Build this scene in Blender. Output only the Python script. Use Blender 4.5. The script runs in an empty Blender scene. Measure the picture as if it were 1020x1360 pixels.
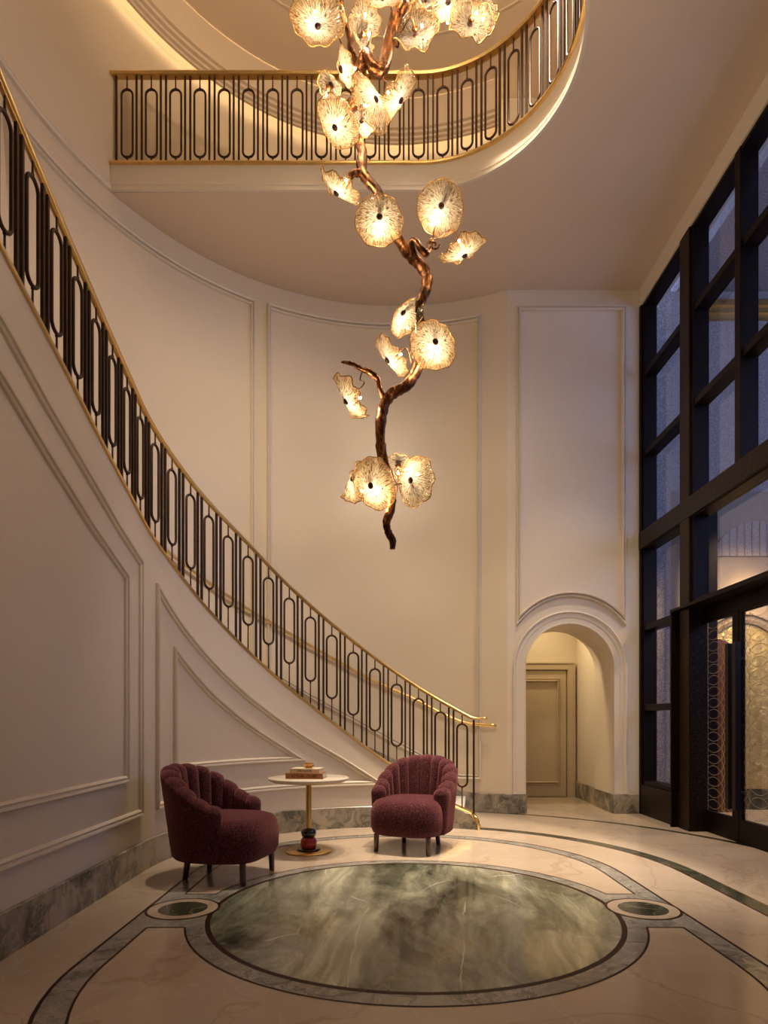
import bpy, math, random
from mathutils import Vector, Matrix
from mathutils.geometry import tessellate_polygon
random.seed(7)
PI=math.pi
SC=bpy.context.scene
COL=SC.collection
F=841.0; H=1.2; CX=510.0; HY=957.0          # focal length in px, eye height, vanishing point (measured)
WC=Vector((.15,5.08)); RO=3.427; RI=2.08     # centre of the rotunda, outer and stair wall radii
ZC=6.77; ZF=7.05; ZTOP=9.25

def at(px,py,Y): return Vector(((px-CX)*Y/F,Y,H+(HY-py)*Y/F))

# ---------------------------------------------------------------- materials
def newmat(name):
    m=bpy.data.materials.new(name); m.use_nodes=True
    nt=m.node_tree; b=nt.nodes['Principled BSDF']; return m,nt,b
def node(nt,t,**k):
    n=nt.nodes.new(t)
    for a,v in k.items():
        if a in n.inputs: n.inputs[a].default_value=v
        else: setattr(n,a,v)
    return n
def ramp(nt,stops,interp='LINEAR'):
    r=nt.nodes.new('ShaderNodeValToRGB'); cr=r.color_ramp; cr.interpolation=interp
    while len(cr.elements)<len(stops): cr.elements.new(.5)
    for e,(p,c) in zip(cr.elements,stops):
        e.position=p; e.color=(*c,1) if len(c)==3 else c
    return r
def coords(nt,scale=(1,1,1),rot=(0,0,0),gen='Object'):
    tc=node(nt,'ShaderNodeTexCoord'); mp=node(nt,'ShaderNodeMapping')
    mp.inputs['Scale'].default_value=scale; mp.inputs['Rotation'].default_value=rot
    nt.links.new(tc.outputs[gen],mp.inputs['Vector']); return mp.outputs['Vector']
def noise(nt,vec,scale,detail=6,rough=.55,dist=0):
    n=node(nt,'ShaderNodeTexNoise'); n.inputs['Scale'].default_value=scale; n.inputs['Detail'].default_value=detail
    n.inputs['Roughness'].default_value=rough; n.inputs['Distortion'].default_value=dist
    nt.links.new(vec,n.inputs['Vector']); return n.outputs['Fac']
def mixc(nt,fac,a,b,mode='MIX'):
    m=node(nt,'ShaderNodeMix'); m.data_type='RGBA'; m.blend_type=mode
    for s,v in ((0,fac),(6,a),(7,b)):
        if isinstance(v,(int,float)): m.inputs[s].default_value=v
        elif isinstance(v,tuple): m.inputs[s].default_value=(*v,1)
        else: nt.links.new(v,m.inputs[s])
    return m.outputs[2]
def bump(nt,b,h,strength,dist=.01):
    n=node(nt,'ShaderNodeBump'); n.inputs['Strength'].default_value=strength; n.inputs['Distance'].default_value=dist
    nt.links.new(h,n.inputs['Height']); nt.links.new(n.outputs['Normal'],b.inputs['Normal'])
def simple(name,col,rough=.5,metal=0,var=.12,vs=6,spec=.5,bs=0,bscale=60,coat=0):
    m,nt,b=newmat(name)
    v=coords(nt); f=noise(nt,v,vs,4)
    lo=tuple(c*(1-var) for c in col); hi=tuple(min(1,c*(1+var)) for c in col)
    r=ramp(nt,[(.3,lo),(.7,hi)]); nt.links.new(f,r.inputs['Fac']); nt.links.new(r.outputs['Color'],b.inputs['Base Color'])
    b.inputs['Roughness'].default_value=rough; b.inputs['Metallic'].default_value=metal; b.inputs['Specular IOR Level'].default_value=spec
    if coat: b.inputs['Coat Weight'].default_value=coat; b.inputs['Coat Roughness'].default_value=.08
    if bs: bump(nt,b,noise(nt,v,bscale,3),bs,.004)
    return m
def plaster(name,col,rough=.5,shine=False):
    m,nt,b=newmat(name); v=coords(nt)
    f=noise(nt,v,1.3,5,.6); g=noise(nt,v,14,4,.6)
    c=mixc(nt,f,tuple(x*.97 for x in col),tuple(min(1,x*1.04) for x in col))
    c2=mixc(nt,g,(.97,.97,.97),(1.02,1.02,1.02)); c3=mixc(nt,1.0,c,c2,'MULTIPLY')
    nt.links.new(c3,b.inputs['Base Color'])
    if shine:
        r=ramp(nt,[(.30,(rough,)*3),(.72,(rough*.72,)*3)]); nt.links.new(noise(nt,v,3.2,9,.7),r.inputs['Fac'])
        nt.links.new(r.outputs['Color'],b.inputs['Roughness'])
    else: b.inputs['Roughness'].default_value=rough
    bump(nt,b,noise(nt,v,9,8,.65),.04,.01)
    return m
def marble(name,base,cloud,vein,vcol2,scale=1.5,rough=.12,veinw=.03,veinamt=.8,stretch=(1,1,1),rot=(0,0,0),spec=.5,cp=(.30,.52,.70),crack=False):
    m,nt,b=newmat(name); v=coords(nt,stretch,rot)
    w=node(nt,'ShaderNodeTexNoise'); w.inputs['Scale'].default_value=scale*1.2; w.inputs['Detail'].default_value=8
    nt.links.new(v,w.inputs['Vector'])
    wv=node(nt,'ShaderNodeVectorMath'); wv.operation='SCALE'; wv.inputs['Scale'].default_value=.55; nt.links.new(w.outputs['Color'],wv.inputs[0])
    av=node(nt,'ShaderNodeVectorMath'); av.operation='ADD'; nt.links.new(v,av.inputs[0]); nt.links.new(wv.outputs[0],av.inputs[1])
    vec=av.outputs[0]
    cl=noise(nt,vec,scale*1.1,9,.62,.4)
    r=ramp(nt,[(cp[0],base),(cp[1],tuple((x+y)/2 for x,y in zip(base,cloud))),(cp[2],cloud)]); nt.links.new(cl,r.inputs['Fac'])
    def veins(sc,wd,seedrot):
        mp=node(nt,'ShaderNodeMapping'); mp.inputs['Rotation'].default_value=seedrot; nt.links.new(vec,mp.inputs['Vector'])
        n=noise(nt,mp.outputs['Vector'],sc,5,.5,.8)
        s=node(nt,'ShaderNodeMath'); s.operation='SUBTRACT'; s.inputs[1].default_value=.5; nt.links.new(n,s.inputs[0])
        a=node(nt,'ShaderNodeMath'); a.operation='ABSOLUTE'; nt.links.new(s.outputs[0],a.inputs[0])
        rr=ramp(nt,[(0,(veinamt,)*3),(wd,(0,0,0))]); nt.links.new(a.outputs[0],rr.inputs['Fac']); return rr.outputs['Color']
    if crack:
        vo=node(nt,'ShaderNodeTexVoronoi'); vo.feature='DISTANCE_TO_EDGE'; vo.inputs['Scale'].default_value=scale*1.1
        sv=node(nt,'ShaderNodeMix'); sv.data_type='VECTOR'; sv.inputs[0].default_value=.22; nt.links.new(v,sv.inputs[4]); nt.links.new(w.outputs['Color'],sv.inputs[5])
        nt.links.new(sv.outputs[1],vo.inputs['Vector'])
        rr=ramp(nt,[(0,(.9,)*3),(veinw,(0,0,0))]); nt.links.new(vo.outputs['Distance'],rr.inputs['Fac'])
        msk=ramp(nt,[(.46,(0,0,0)),(.6,(1,1,1))]); nt.links.new(noise(nt,v,scale*1.6,2),msk.inputs['Fac'])
        c=mixc(nt,mixc(nt,1.0,rr.outputs['Color'],msk.outputs['Color'],'MULTIPLY'),r.outputs['Color'],vein)
        streak=node(nt,'ShaderNodeMapping'); streak.inputs['Scale'].default_value=(5,.6,1); streak.inputs['Rotation'].default_value=(0,0,.25); nt.links.new(vec,streak.inputs['Vector'])
        sr_=ramp(nt,[(.35,(.68,.7,.66)),(.6,(1.2,1.2,1.15))]); nt.links.new(noise(nt,streak.outputs['Vector'],1.6,5,.6),sr_.inputs['Fac'])
        c=mixc(nt,1.0,c,sr_.outputs['Color'],'MULTIPLY')
    else:
        c=mixc(nt,veins(scale*.9,veinw,(.3,.2,.7)),r.outputs['Color'],vein)
        c=mixc(nt,veins(scale*2.3,veinw*.8,(1.3,.6,2.1)),c,vcol2)
    nt.links.new(c,b.inputs['Base Color'])
    b.inputs['Roughness'].default_value=rough; b.inputs['Specular IOR Level'].default_value=spec
    return m
def speckle(name,cols,scale=90,rough=.4,metal=0):
    m,nt,b=newmat(name); v=coords(nt); f=noise(nt,v,scale,3,.7)
    r=ramp(nt,[(.35,cols[0]),(.5,cols[1]),(.66,cols[2])]); nt.links.new(f,r.inputs['Fac'])
    nt.links.new(r.outputs['Color'],b.inputs['Base Color']); b.inputs['Roughness'].default_value=rough; b.inputs['Metallic'].default_value=metal
    bump(nt,b,f,.25,.004); return m
def glassmat(name,tint=(.9,.92,.95),ref=.10,rough=.01):
    m,nt,b=newmat(name); nt.nodes.remove(b)
    t=node(nt,'ShaderNodeBsdfTransparent'); t.inputs[0].default_value=(*tint,1)
    g=node(nt,'ShaderNodeBsdfGlossy'); g.inputs['Roughness'].default_value=rough
    lw=node(nt,'ShaderNodeLayerWeight'); lw.inputs['Blend'].default_value=.25
    mr=node(nt,'ShaderNodeMapRange'); mr.inputs['To Min'].default_value=ref*.5; mr.inputs['To Max'].default_value=min(1,ref*5)
    nt.links.new(lw.outputs['Fresnel'],mr.inputs['Value'])
    mx=node(nt,'ShaderNodeMixShader'); nt.links.new(mr.outputs[0],mx.inputs[0]); nt.links.new(t.outputs[0],mx.inputs[1]); nt.links.new(g.outputs[0],mx.inputs[2])
    nt.links.new(mx.outputs[0],nt.nodes['Material Output'].inputs['Surface']); return m

WALLC=(.69,.61,.51)
M={}
M['wall']=plaster('plaster_cream',WALLC,.5)
M['wallshine']=plaster('plaster_polished',(.68,.58,.44),.42,True)
M['ceil']=plaster('plaster_ceiling',(.66,.53,.40),.6)
M['brass']=simple('brass',(.80,.55,.22),.30,1,.12,8)
M['brass_dark']=simple('brass_aged',(.55,.34,.12),.34,1,.2,9)
M['bronze']=simple('bronze_black',(.050,.025,.015),.5,.6,.25,20)
M['frame']=simple('window_bronze',(.008,.0035,.0025),.45,.2,.2,12)
M['frame_speck']=speckle('bronze_hammered',[(.005,.003,.002),(.014,.008,.005),(.045,.027,.016)],70,.4,.3)
M['granite']=speckle('granite_outside',[(.19,.155,.145),(.29,.24,.225),(.42,.365,.34)],48,.7)
M['glass']=glassmat('window_glass',(.86,.87,.92),.05)
for k_ in ('frame','frame_speck'): M[k_].node_tree.nodes['Principled BSDF'].inputs['Specular IOR Level'].default_value=.15
M['etch']=simple('etched_glass',(.50,.38,.20),.5,0,.05)
M['cream_marble']=marble('cream_marble',(.44,.35,.265),(.55,.45,.345),(.34,.23,.15),(.60,.51,.40),.9,.16,.012,.45)
M['green']=marble('green_onyx',(.026,.032,.018),(.46,.46,.36),(.75,.74,.62),(.016,.013,.006),1.15,.11,.006,.5,(1.5,.6,1),(0,0,.35),.7,(.38,.52,.62),True)
M['darkgreen']=marble('dark_green_band',(.022,.025,.016),(.09,.085,.055),(.25,.23,.16),(.03,.03,.02),2.2,.15,.02,.5)
M['grey']=marble('grey_marble',(.17,.165,.15),(.36,.345,.31),(.07,.07,.065),(.44,.39,.33),2.6,.16,.03,.6)
M['base']=marble('skirting_marble',(.13,.125,.10),(.40,.35,.28),(.05,.048,.04),(.46,.39,.30),2.6,.25,.035,.45,cp=(.40,.49,.58))
M['white_marble']=marble('white_marble',(.60,.57,.53),(.78,.74,.69),(.38,.37,.36),(.7,.66,.6),2.5,.2,.02,.6)
M['travertine']=marble('table_stone',(.60,.52,.42),(.74,.66,.55),(.45,.36,.27),(.8,.72,.62),5,.22,.02,.5)
M['fillet']=simple('brown_fillet',(.030,.010,.006),.4,0,.2,8,.15)
M['knob']=simple('dark_bronze_knob',(.05,.02,.01),.35,.5,.4,60)
M['wood_dark']=simple('leg_wood',(.075,.028,.022),.28,0,.35,18,.5,coat=.4)
M['black_gloss']=simple('black_lacquer',(.006,.006,.007),.08,0,.1,5,.6,coat=.6)
M['red_gloss']=marble('red_stone',(.26,.012,.014),(.40,.03,.03),(.5,.09,.07),(.16,.006,.006),9,.1,.03,.5)
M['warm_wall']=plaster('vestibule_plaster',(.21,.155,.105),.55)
M['blackmetal']=simple('handle_black',(.012,.008,.007),.3,.4,.2,10)
M['door_paint']=plaster('door_paint',(.50,.41,.29),.5)

def fabric():
    m,nt,b=newmat('burgundy_boucle'); v=coords(nt)
    f=noise(nt,v,120,3,.8); g=noise(nt,v,5,3)
    r=ramp(nt,[(.38,(.016,.004,.007)),(.53,(.070,.014,.021)),(.69,(.27,.09,.095))]); nt.links.new(f,r.inputs['Fac'])
    c=mixc(nt,g,(.8,.8,.8),(1.15,1.1,1.1)); nt.links.new(mixc(nt,1.0,r.outputs['Color'],c,'MULTIPLY'),b.inputs['Base Color'])
    b.inputs['Roughness'].default_value=.9; b.inputs['Sheen Weight'].default_value=.5; b.inputs['Sheen Roughness'].default_value=.4
    b.inputs['Sheen Tint'].default_value=(.8,.32,.30,1); b.inputs['Specular IOR Level'].default_value=.2
    bump(nt,b,f,.8,.006); return m
M['fabric']=fabric()
def bark():
    m,nt,b=newmat('bronze_branch'); v=coords(nt,(1,1,.35)); f=noise(nt,v,26,6,.65,1.2)
    r=ramp(nt,[(.38,(.035,.011,.004)),(.54,(.15,.05,.014)),(.68,(.55,.24,.065))]); nt.links.new(f,r.inputs['Fac'])
    nt.links.new(r.outputs['Color'],b.inputs['Base Color']); b.inputs['Metallic'].default_value=.85; b.inputs['Roughness'].default_value=.3
    bump(nt,b,f,.5,.01); return m
M['bark']=bark()
def ramp_f(nt,f):
    r=ramp(nt,[(.42,(.35,)*3),(.55,(1.0,)*3)]); nt.links.new(f,r.inputs['Fac']); return r.outputs['Color']
def petalglass():
    m,nt,b=newmat('amber_petal_glass'); nt.nodes.remove(b)
    tc=node(nt,'ShaderNodeTexCoord')
    sp=node(nt,'ShaderNodeSeparateXYZ'); nt.links.new(tc.outputs['Object'],sp.inputs[0])
    an=node(nt,'ShaderNodeMath'); an.operation='ARCTAN2'; nt.links.new(sp.outputs[0],an.inputs[0]); nt.links.new(sp.outputs[1],an.inputs[1])
    ln=node(nt,'ShaderNodeVectorMath'); ln.operation='LENGTH'; nt.links.new(tc.outputs['Object'],ln.inputs[0])
    cb=node(nt,'ShaderNodeCombineXYZ'); 
    m1=node(nt,'ShaderNodeMath'); m1.operation='MULTIPLY'; m1.inputs[1].default_value=11; nt.links.new(an.outputs[0],m1.inputs[0])
    m2=node(nt,'ShaderNodeMath'); m2.operation='MULTIPLY'; m2.inputs[1].default_value=22; nt.links.new(ln.outputs['Value'],m2.inputs[0])
    nt.links.new(m1.outputs[0],cb.inputs[0]); nt.links.new(m2.outputs[0],cb.inputs[1])
    f=noise(nt,cb.outputs[0],1.5,3,.6,.5)
    bm=node(nt,'ShaderNodeBump'); bm.inputs['Strength'].default_value=.9; bm.inputs['Distance'].default_value=.05; nt.links.new(f,bm.inputs['Height'])
    rad=node(nt,'ShaderNodeMapRange'); rad.inputs['From Min'].default_value=.02; rad.inputs['From Max'].default_value=.16; nt.links.new(ln.outputs['Value'],rad.inputs['Value'])
    cc=ramp(nt,[(0,(.50,.45,.36)),(.55,(.46,.38,.25)),(1,(.42,.27,.11))]); nt.links.new(rad.outputs[0],cc.inputs['Fac'])
    fr=ramp(nt,[(.42,(.22,.13,.06)),(.53,(1,1,1))]); nt.links.new(f,fr.inputs['Fac'])
    col=mixc(nt,1.0,cc.outputs['Color'],fr.outputs['Color'],'MULTIPLY')
    tl=node(nt,'ShaderNodeBsdfTranslucent'); nt.links.new(col,tl.inputs[0]); nt.links.new(bm.outputs[0],tl.inputs['Normal'])
    df=node(nt,'ShaderNodeBsdfDiffuse'); nt.links.new(col,df.inputs[0]); nt.links.new(bm.outputs[0],df.inputs['Normal'])
    gl=node(nt,'ShaderNodeBsdfGlossy'); gl.inputs['Roughness'].default_value=.12; nt.links.new(bm.outputs[0],gl.inputs['Normal'])
    tr=node(nt,'ShaderNodeBsdfTransparent'); tr.inputs[0].default_value=(1,.9,.72,1)
    def mix(fac,a,b_):
        x=node(nt,'ShaderNodeMixShader')
        if isinstance(fac,float): x.inputs[0].default_value=fac
        else: nt.links.new(fac,x.inputs[0])
        nt.links.new(a.outputs[0],x.inputs[1]); nt.links.new(b_.outputs[0],x.inputs[2]); return x
    s=mix(.35,tl,df); 
    tf=ramp(nt,[(0,(.20,)*3),(.5,(.34,)*3),(1,(.60,)*3)]); nt.links.new(rad.outputs[0],tf.inputs['Fac'])
    tf2=mixc(nt,1.0,tf.outputs['Color'],ramp_f(nt,f),'MULTIPLY'); s=mix(tf2,s,tr)
    s=mix(.12,s,gl)
    nt.links.new(s.outputs[0],nt.nodes['Material Output'].inputs['Surface']); return m
M['petal']=petalglass()
M['rim']=simple('amber_glass_rim',(.55,.30,.09),.15,.6,.3,20)
def emis(name,col,st):
    m,nt,b=newmat(name); b.inputs['Base Color'].default_value=(*col,1)
    b.inputs['Emission Color'].default_value=(*col,1); b.inputs['Emission Strength'].default_value=st; return m
M['bulb']=emis('bulb_glow',(1,.80,.52),60)
def goldleaf():
    m,nt,b=newmat('gold_relief'); v=coords(nt); f=noise(nt,v,9,6,.7,1.5)
    r=ramp(nt,[(.40,(.50,.36,.13)),(.58,(.62,.46,.18)),(.66,(.95,.80,.40))]); nt.links.new(f,r.inputs['Fac'])
    nt.links.new(r.outputs['Color'],b.inputs['Base Color']); b.inputs['Metallic'].default_value=.55; b.inputs['Roughness'].default_value=.35
    bump(nt,b,f,.7,.03); return m
M['gold']=goldleaf()

# ---------------------------------------------------------------- mesh helper
class MB:
    def __init__(s): s.v=[]; s.f=[]; s.m=[]; s.sm=[]; s.cur=0; s.smooth=False
    def mat(s,i): s.cur=i; return s
    def add(s,vs,fs):
        o=len(s.v); s.v+= [tuple(p) for p in vs]
        for f in fs: s.f.append(tuple(i+o for i in f)); s.m.append(s.cur); s.sm.append(s.smooth)
        return s
    def box(s,a,b):
        (x0,y0,z0),(x1,y1,z1)=a,b
        x0,x1=min(x0,x1),max(x0,x1); y0,y1=min(y0,y1),max(y0,y1); z0,z1=min(z0,z1),max(z0,z1)
        vs=[(x,y,z) for z in (z0,z1) for y in (y0,y1) for x in (x0,x1)]
        return s.add(vs,[(0,2,3,1),(4,5,7,6),(0,1,5,4),(2,6,7,3),(0,4,6,2),(1,3,7,5)])
    def quad(s,a,b,c,d): return s.add([a,b,c,d],[(0,1,2,3)])
    def grid(s,rows,closed_u=False,closed_v=False,flip=False):
        n=len(rows); k=len(rows[0]); vs=[p for r in rows for p in r]; fs=[]
        for i in range(n if closed_v else n-1):
            for j in range(k if closed_u else k-1):
                a=i*k+j; b=i*k+(j+1)%k; c=((i+1)%n)*k+(j+1)%k; d=((i+1)%n)*k+j
                fs.append((a,d,c,b) if flip else (a,b,c,d))
        return s.add(vs,fs)
    def tube(s,pts,r,n=8,closed=False,caps=True,up=None):
        pts=[Vector(p) for p in pts]; N=len(pts)
        rr=r if isinstance(r,(list,tuple)) else [r]*N
        rows=[]; prev=None
        for i,p in enumerate(pts):
            if closed: t=(pts[(i+1)%N]-pts[i-1])
            else: t=pts[min(i+1,N-1)]-pts[max(i-1,0)]
            if t.length<1e-9: t=Vector((0,0,1))
            t.normalize()
            if prev is None:
                a=Vector((0,0,1)) if abs(t.z)<.9 else Vector((1,0,0))
                u=t.cross(a).normalized()
            else:
                u=prev-t*prev.dot(t); u.normalize()
            prev=u; w=t.cross(u)
            rows.append([p+(u*math.cos(2*PI*k/n)+w*math.sin(2*PI*k/n))*rr[i] for k in range(n)])
        sm=s.smooth; s.smooth=n>5
        s.grid(rows,closed_u=True,closed_v=closed)
        if caps and not closed:
            s.add(rows[0],[tuple(range(n))]); s.add(rows[-1],[tuple(range(n-1,-1,-1))])
        s.smooth=sm; return s
    def lathe(s,prof,c=(0,0,0),n=40):
        rows=[[(c[0]+r*math.cos(2*PI*k/n),c[1]+r*math.sin(2*PI*k/n),c[2]+z) for k in range(n)] for r,z in prof]
        sm=s.smooth; s.smooth=True; s.grid(rows,closed_u=True); s.smooth=sm; return s
    def poly(s,loops,z,flip=False):
        vs=[Vector((x,y,z)) for l in loops for x,y in l]
        tris=tessellate_polygon([[Vector((x,y,0)) for x,y in l] for l in loops])
        return s.add(vs,[tuple(t) if not flip else tuple(reversed(t)) for t in tris])
    def build(s,name,mats,parent=None,label=None,autosmooth=False,bevel=0,recalc=True):
        me=bpy.data.meshes.new(name); me.from_pydata(s.v,[],s.f)
        if not isinstance(mats,(list,tuple)): mats=[mats]
        for m in mats: me.materials.append(m)
        for p,mi,sm in zip(me.polygons,s.m,s.sm): p.material_index=mi; p.use_smooth=sm
        me.validate(); 
        if recalc:
            import bmesh
            bm=bmesh.new(); bm.from_mesh(me); bmesh.ops.remove_doubles(bm,verts=bm.verts,dist=1e-5)
            bmesh.ops.recalc_face_normals(bm,faces=bm.faces); bm.to_mesh(me); bm.free()
        me.update()
        o=bpy.data.objects.new(name,me); COL.objects.link(o)
        if parent: o.parent=parent
        if label: o['label']=label
        if bevel:
            md=o.modifiers.new('bevel','BEVEL'); md.width=bevel; md.segments=2; md.limit_method='ANGLE'
        return o
def tag(o,label=None,cat=None,group=None,kind=None):
    if label: o['label']=label
    if cat: o['category']=cat
    if group: o['group']=group
    if kind: o['kind']=kind
    return o
def empty(name,loc=(0,0,0),rz=0):
    o=bpy.data.objects.new(name,None); COL.objects.link(o); o.location=loc; o.rotation_euler=(0,0,rz); o.empty_display_size=.1; return o
def copy_tree(o,parent=None):
    c=o.copy(); COL.objects.link(c); c.parent=parent
    for ch in list(o.children): copy_tree(ch,c)
    return c
def struct(o,label,cat=None): return tag(o,label,cat,kind='structure')

# ---------------------------------------------------------------- wall coordinates (arc length s, height z)
def wpt(R,s,z,off=0):
    L=PI*R
    if s<=L:
        th=s/R; c,n=math.cos(th),math.sin(th)
        return Vector((WC.x+(R-off)*c,WC.y+(R-off)*n,z)),Vector((-c,-n,0))
    return Vector((WC.x-R+off,WC.y-(s-L),z)),Vector((1,0,0))
def interp(tab):
    xs=[a for a,b in tab]; ys=[b for a,b in tab]; n=len(xs)
    d=[(ys[i+1]-ys[i])/(xs[i+1]-xs[i]) for i in range(n-1)]
    m=[d[0]]+[(d[i-1]+d[i])/2 if d[i-1]*d[i]>0 else 0 for i in range(1,n-1)]+[d[-1]]
    def f(x):
        if x<=xs[0]: return ys[0]+m[0]*(x-xs[0])
        if x>=xs[-1]: return ys[-1]+m[-1]*(x-xs[-1])
        i=max(k for k in range(n-1) if xs[k]<=x)
        h=xs[i+1]-xs[i]; t=(x-xs[i])/h
        return (2*t**3-3*t*t+1)*ys[i]+(t**3-2*t*t+t)*h*m[i]+(-2*t**3+3*t*t)*ys[i+1]+(t**3-t*t)*h*m[i+1]
    return f
cap_tab=[(2.36,.06),(2.42,.16),(2.50,.195),(2.67,.265),(2.95,.44),(3.31,.68),(3.73,.98),(4.15,1.29),(4.58,1.60),(5.02,1.92),(5.5,2.25),(6.02,2.57),(6.70,2.86),(7.3,3.10),(7.85,3.34),(8.43,3.58),(9.2,3.95)]
rail_tab=[(2.44,1.235),(2.56,1.30),(2.89,1.49),(3.31,1.77),(3.89,2.20),(4.45,2.63),(5.02,3.06),(5.67,3.42),(6.01,3.585),(6.53,3.79),(6.99,3.95),(7.46,4.13),(8.01,4.35),(8.43,4.53),(9.2,4.92)]
capz=interp(cap_tab); railz=interp(rail_tab)
def frange(a,b,st):
    n=max(1,int(round(abs(b-a)/st))); return [a+(b-a)*i/n for i in range(n+1)]

# moulding: closed or open run of points on a wall with wall normals, mitred
PROF_A=[(u*.95,v*2.3) for u,v in [(-.030,0),(-.030,.014),(-.022,.020),(-.012,.018),(-.010,.010),(.002,.010),(.006,.024),(.020,.028),(.030,.018),(.030,0)]]
PROF_B=[(-.030,0),(-.026,.014),(-.012,.022),(0,.014),(.006,.014),(.010,.026),(.026,.028),(.034,.014),(.034,0)]
def moulding(mb,pn,prof,closed=True):
    N=len(pn); rows=[]
    for i,(p,n) in enumerate(pn):
        a=pn[i-1][0] if (closed or i>0) else None; c=pn[(i+1)%N][0] if (closed or i<N-1) else None
        t1=(p-a).normalized() if a is not None else (c-p).normalized()
        t2=(c-p).normalized() if c is not None else t1
        s1=n.cross(t1).normalized(); s2=n.cross(t2).normalized()
        s=(s1+s2).normalized(); k=1/max(.35,s.dot(s1))
        rows.append([p+s*(u*k)+n*v for u,v in prof])
    sm=mb.smooth; mb.smooth=False
    mb.grid(rows,closed_v=closed); mb.smooth=sm
def panel_on(R,pts,prof,name,label,step=.08,mat='wall'):
    """pts: corners (s,z) joined by runs; each run sampled on the curved wall"""
    out=[]
    for i,(a,b) in enumerate(zip(pts,pts[1:]+pts[:1])):
        n=max(1,int(math.hypot(b[0]-a[0],b[1]-a[1])/step)) if abs(b[0]-a[0])>.01 else 1
        for k in range(n):
            t=k/n; out.append(wpt(R,a[0]+(b[0]-a[0])*t,a[1]+(b[1]-a[1])*t,0))
    mb=MB(); moulding(mb,out,prof)
    return struct(mb.build(name,M[mat]),label)

# ---------------------------------------------------------------- FLOOR
FC=(.18,4.99); FY0,FY1=3.10,4.99
def race(r,n=40,cx=FC[0],y0=FY0,y1=FY1):
    return [(cx+r*math.cos(a),y1+r*math.sin(a)) for a in [PI*i/n for i in range(n+1)]]+[(cx+r*math.cos(a),y0+r*math.sin(a)) for a in [PI+PI*i/n for i in range(n+1)]]
def circ(c,r,n=96): return [(c[0]+r*math.cos(2*PI*i/n),c[1]+r*math.sin(2*PI*i/n)) for i in range(n)]
fl=MB(); fl.poly([[(-3.6,-1.1),(11,-1.1),(11,10.3),(-3.6,10.3)]],0)
floor=struct(fl.build('floor',M['cream_marble'],recalc=False),'polished cream marble floor of the rotunda')
def inlay(name,loops,z,mat,label):
    mb=MB(); mb.poly(loops,z); o=mb.build(name,M[mat],floor,label,recalc=False)
    return o
def ringloops(a,b): return [a,list(reversed(b))]
MC=(.185,4.045)
# racetrack band of grey marble with dark fillets
inlay('inlay_band',ringloops(race(1.69),race(1.55)),.0008,'grey','grey marble racetrack band')
inlay('inlay_fillet',ringloops(race(1.70),race(1.683)),.0014,'fillet','dark brown outer edge line')
# cross bar through the small roundels, both sides
def side_bar(s):
    xo=FC[0]+s*1.60; xi=MC[0]+s*1.2
    return [(xi,3.67),(xo,3.67),(xo,4.38),(xi,4.38)]
for s in (-1,1):
    l=side_bar(s); l=l if s>0 else list(reversed(l))
    inlay('inlay_bar',[l],.0006,'grey','grey marble bar around the small roundel')
inlay('medallion_ring',[circ(MC,1.385)],.0010,'grey','grey marble ring around the green medallion')
# inner fillet of each cream field, following ring and band
def field(sy):
    # top field between racetrack inner edge and medallion ring
    out=[]; Y0=4.38 if sy>0 else 3.67
    cy=FY1 if sy>0 else FY0
    a0=0
    pts=[(FC[0]+1.555,Y0)]
    pts+=[(FC[0]+1.555*math.cos(a),cy+sy*1.555*math.sin(a)) for a in [PI*i/48 for i in range(49)]]
    pts+=[(FC[0]-1.555,Y0)]
    r=1.39; dy=Y0-MC[1]; dx=math.sqrt(r*r-dy*dy); th=math.atan2(abs(dy),dx)
    pts+=[(MC[0]-r*math.cos(a),MC[1]+sy*r*math.sin(a)) for a in [th+(PI-2*th)*i/48 for i in range(49)]]
    return pts
for sy in (1,-1):
    pts=field(sy); N=len(pts); w=.006
    mb=MB()
    rows=[[],[]]
    P=[Vector(p) for p in pts]
    for i in range(N):
        t1=(P[i]-P[i-1]); t2=(P[(i+1)%N]-P[i])
        t1=t1.normalized() if t1.length>1e-6 else t2.normalized(); t2=t2.normalized() if t2.length>1e-6 else t1
        n=(Vector((-t1.y,t1.x))+Vector((-t2.y,t2.x))).normalized(); k=1/max(.4,n.dot(Vector((-t1.y,t1.x))))
        rows[0].append((*(P[i]+n*w*k),.0016)); rows[1].append((*(P[i]-n*w*k),.0016))
    mb.grid(rows,closed_u=True); mb.build('inlay_fillet',M['fillet'],floor,recalc=False)
inlay('medallion_fillet',ringloops(circ(MC,1.28),circ(MC,1.25)),.0018,'fillet','brown ring line around the green disc')
inlay('medallion',[circ(MC,1.255)],.0015,'green','round green onyx medallion')
for s in (-1,1):
    c=(MC[0]+s*1.465,MC[1]-.01)
    inlay('roundel_fillet',[circ(c,.232,64)],.0022,'fillet','dark ring of small roundel')
    inlay('roundel_ring',[circ(c,.215,64)],.0026,'cream_marble','cream ring of small roundel')
    inlay('roundel',[circ(c,.152,64)],.0030,'darkgreen','small green roundel')
inlay('inlay_green_band',ringloops(race(2.31),race(2.18)),.0008,'darkgreen','dark green marble border band')
inlay('inlay_fillet',ringloops(race(2.18),race(2.168)),.0012,'fillet',None)
gb=[(FC[0]+3.53*math.cos(a),FC[1]+3.53*math.sin(a)) for a in [math.radians(d) for d in range(8,86,2)]]
gi=[(FC[0]+3.45*math.cos(a),FC[1]+3.45*math.sin(a)) for a in [math.radians(d) for d in range(84,6,-2)]]
inlay('inlay_green_band',[gb+gi],.0008,'darkgreen','outer thin dark green band by the archway')

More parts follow.
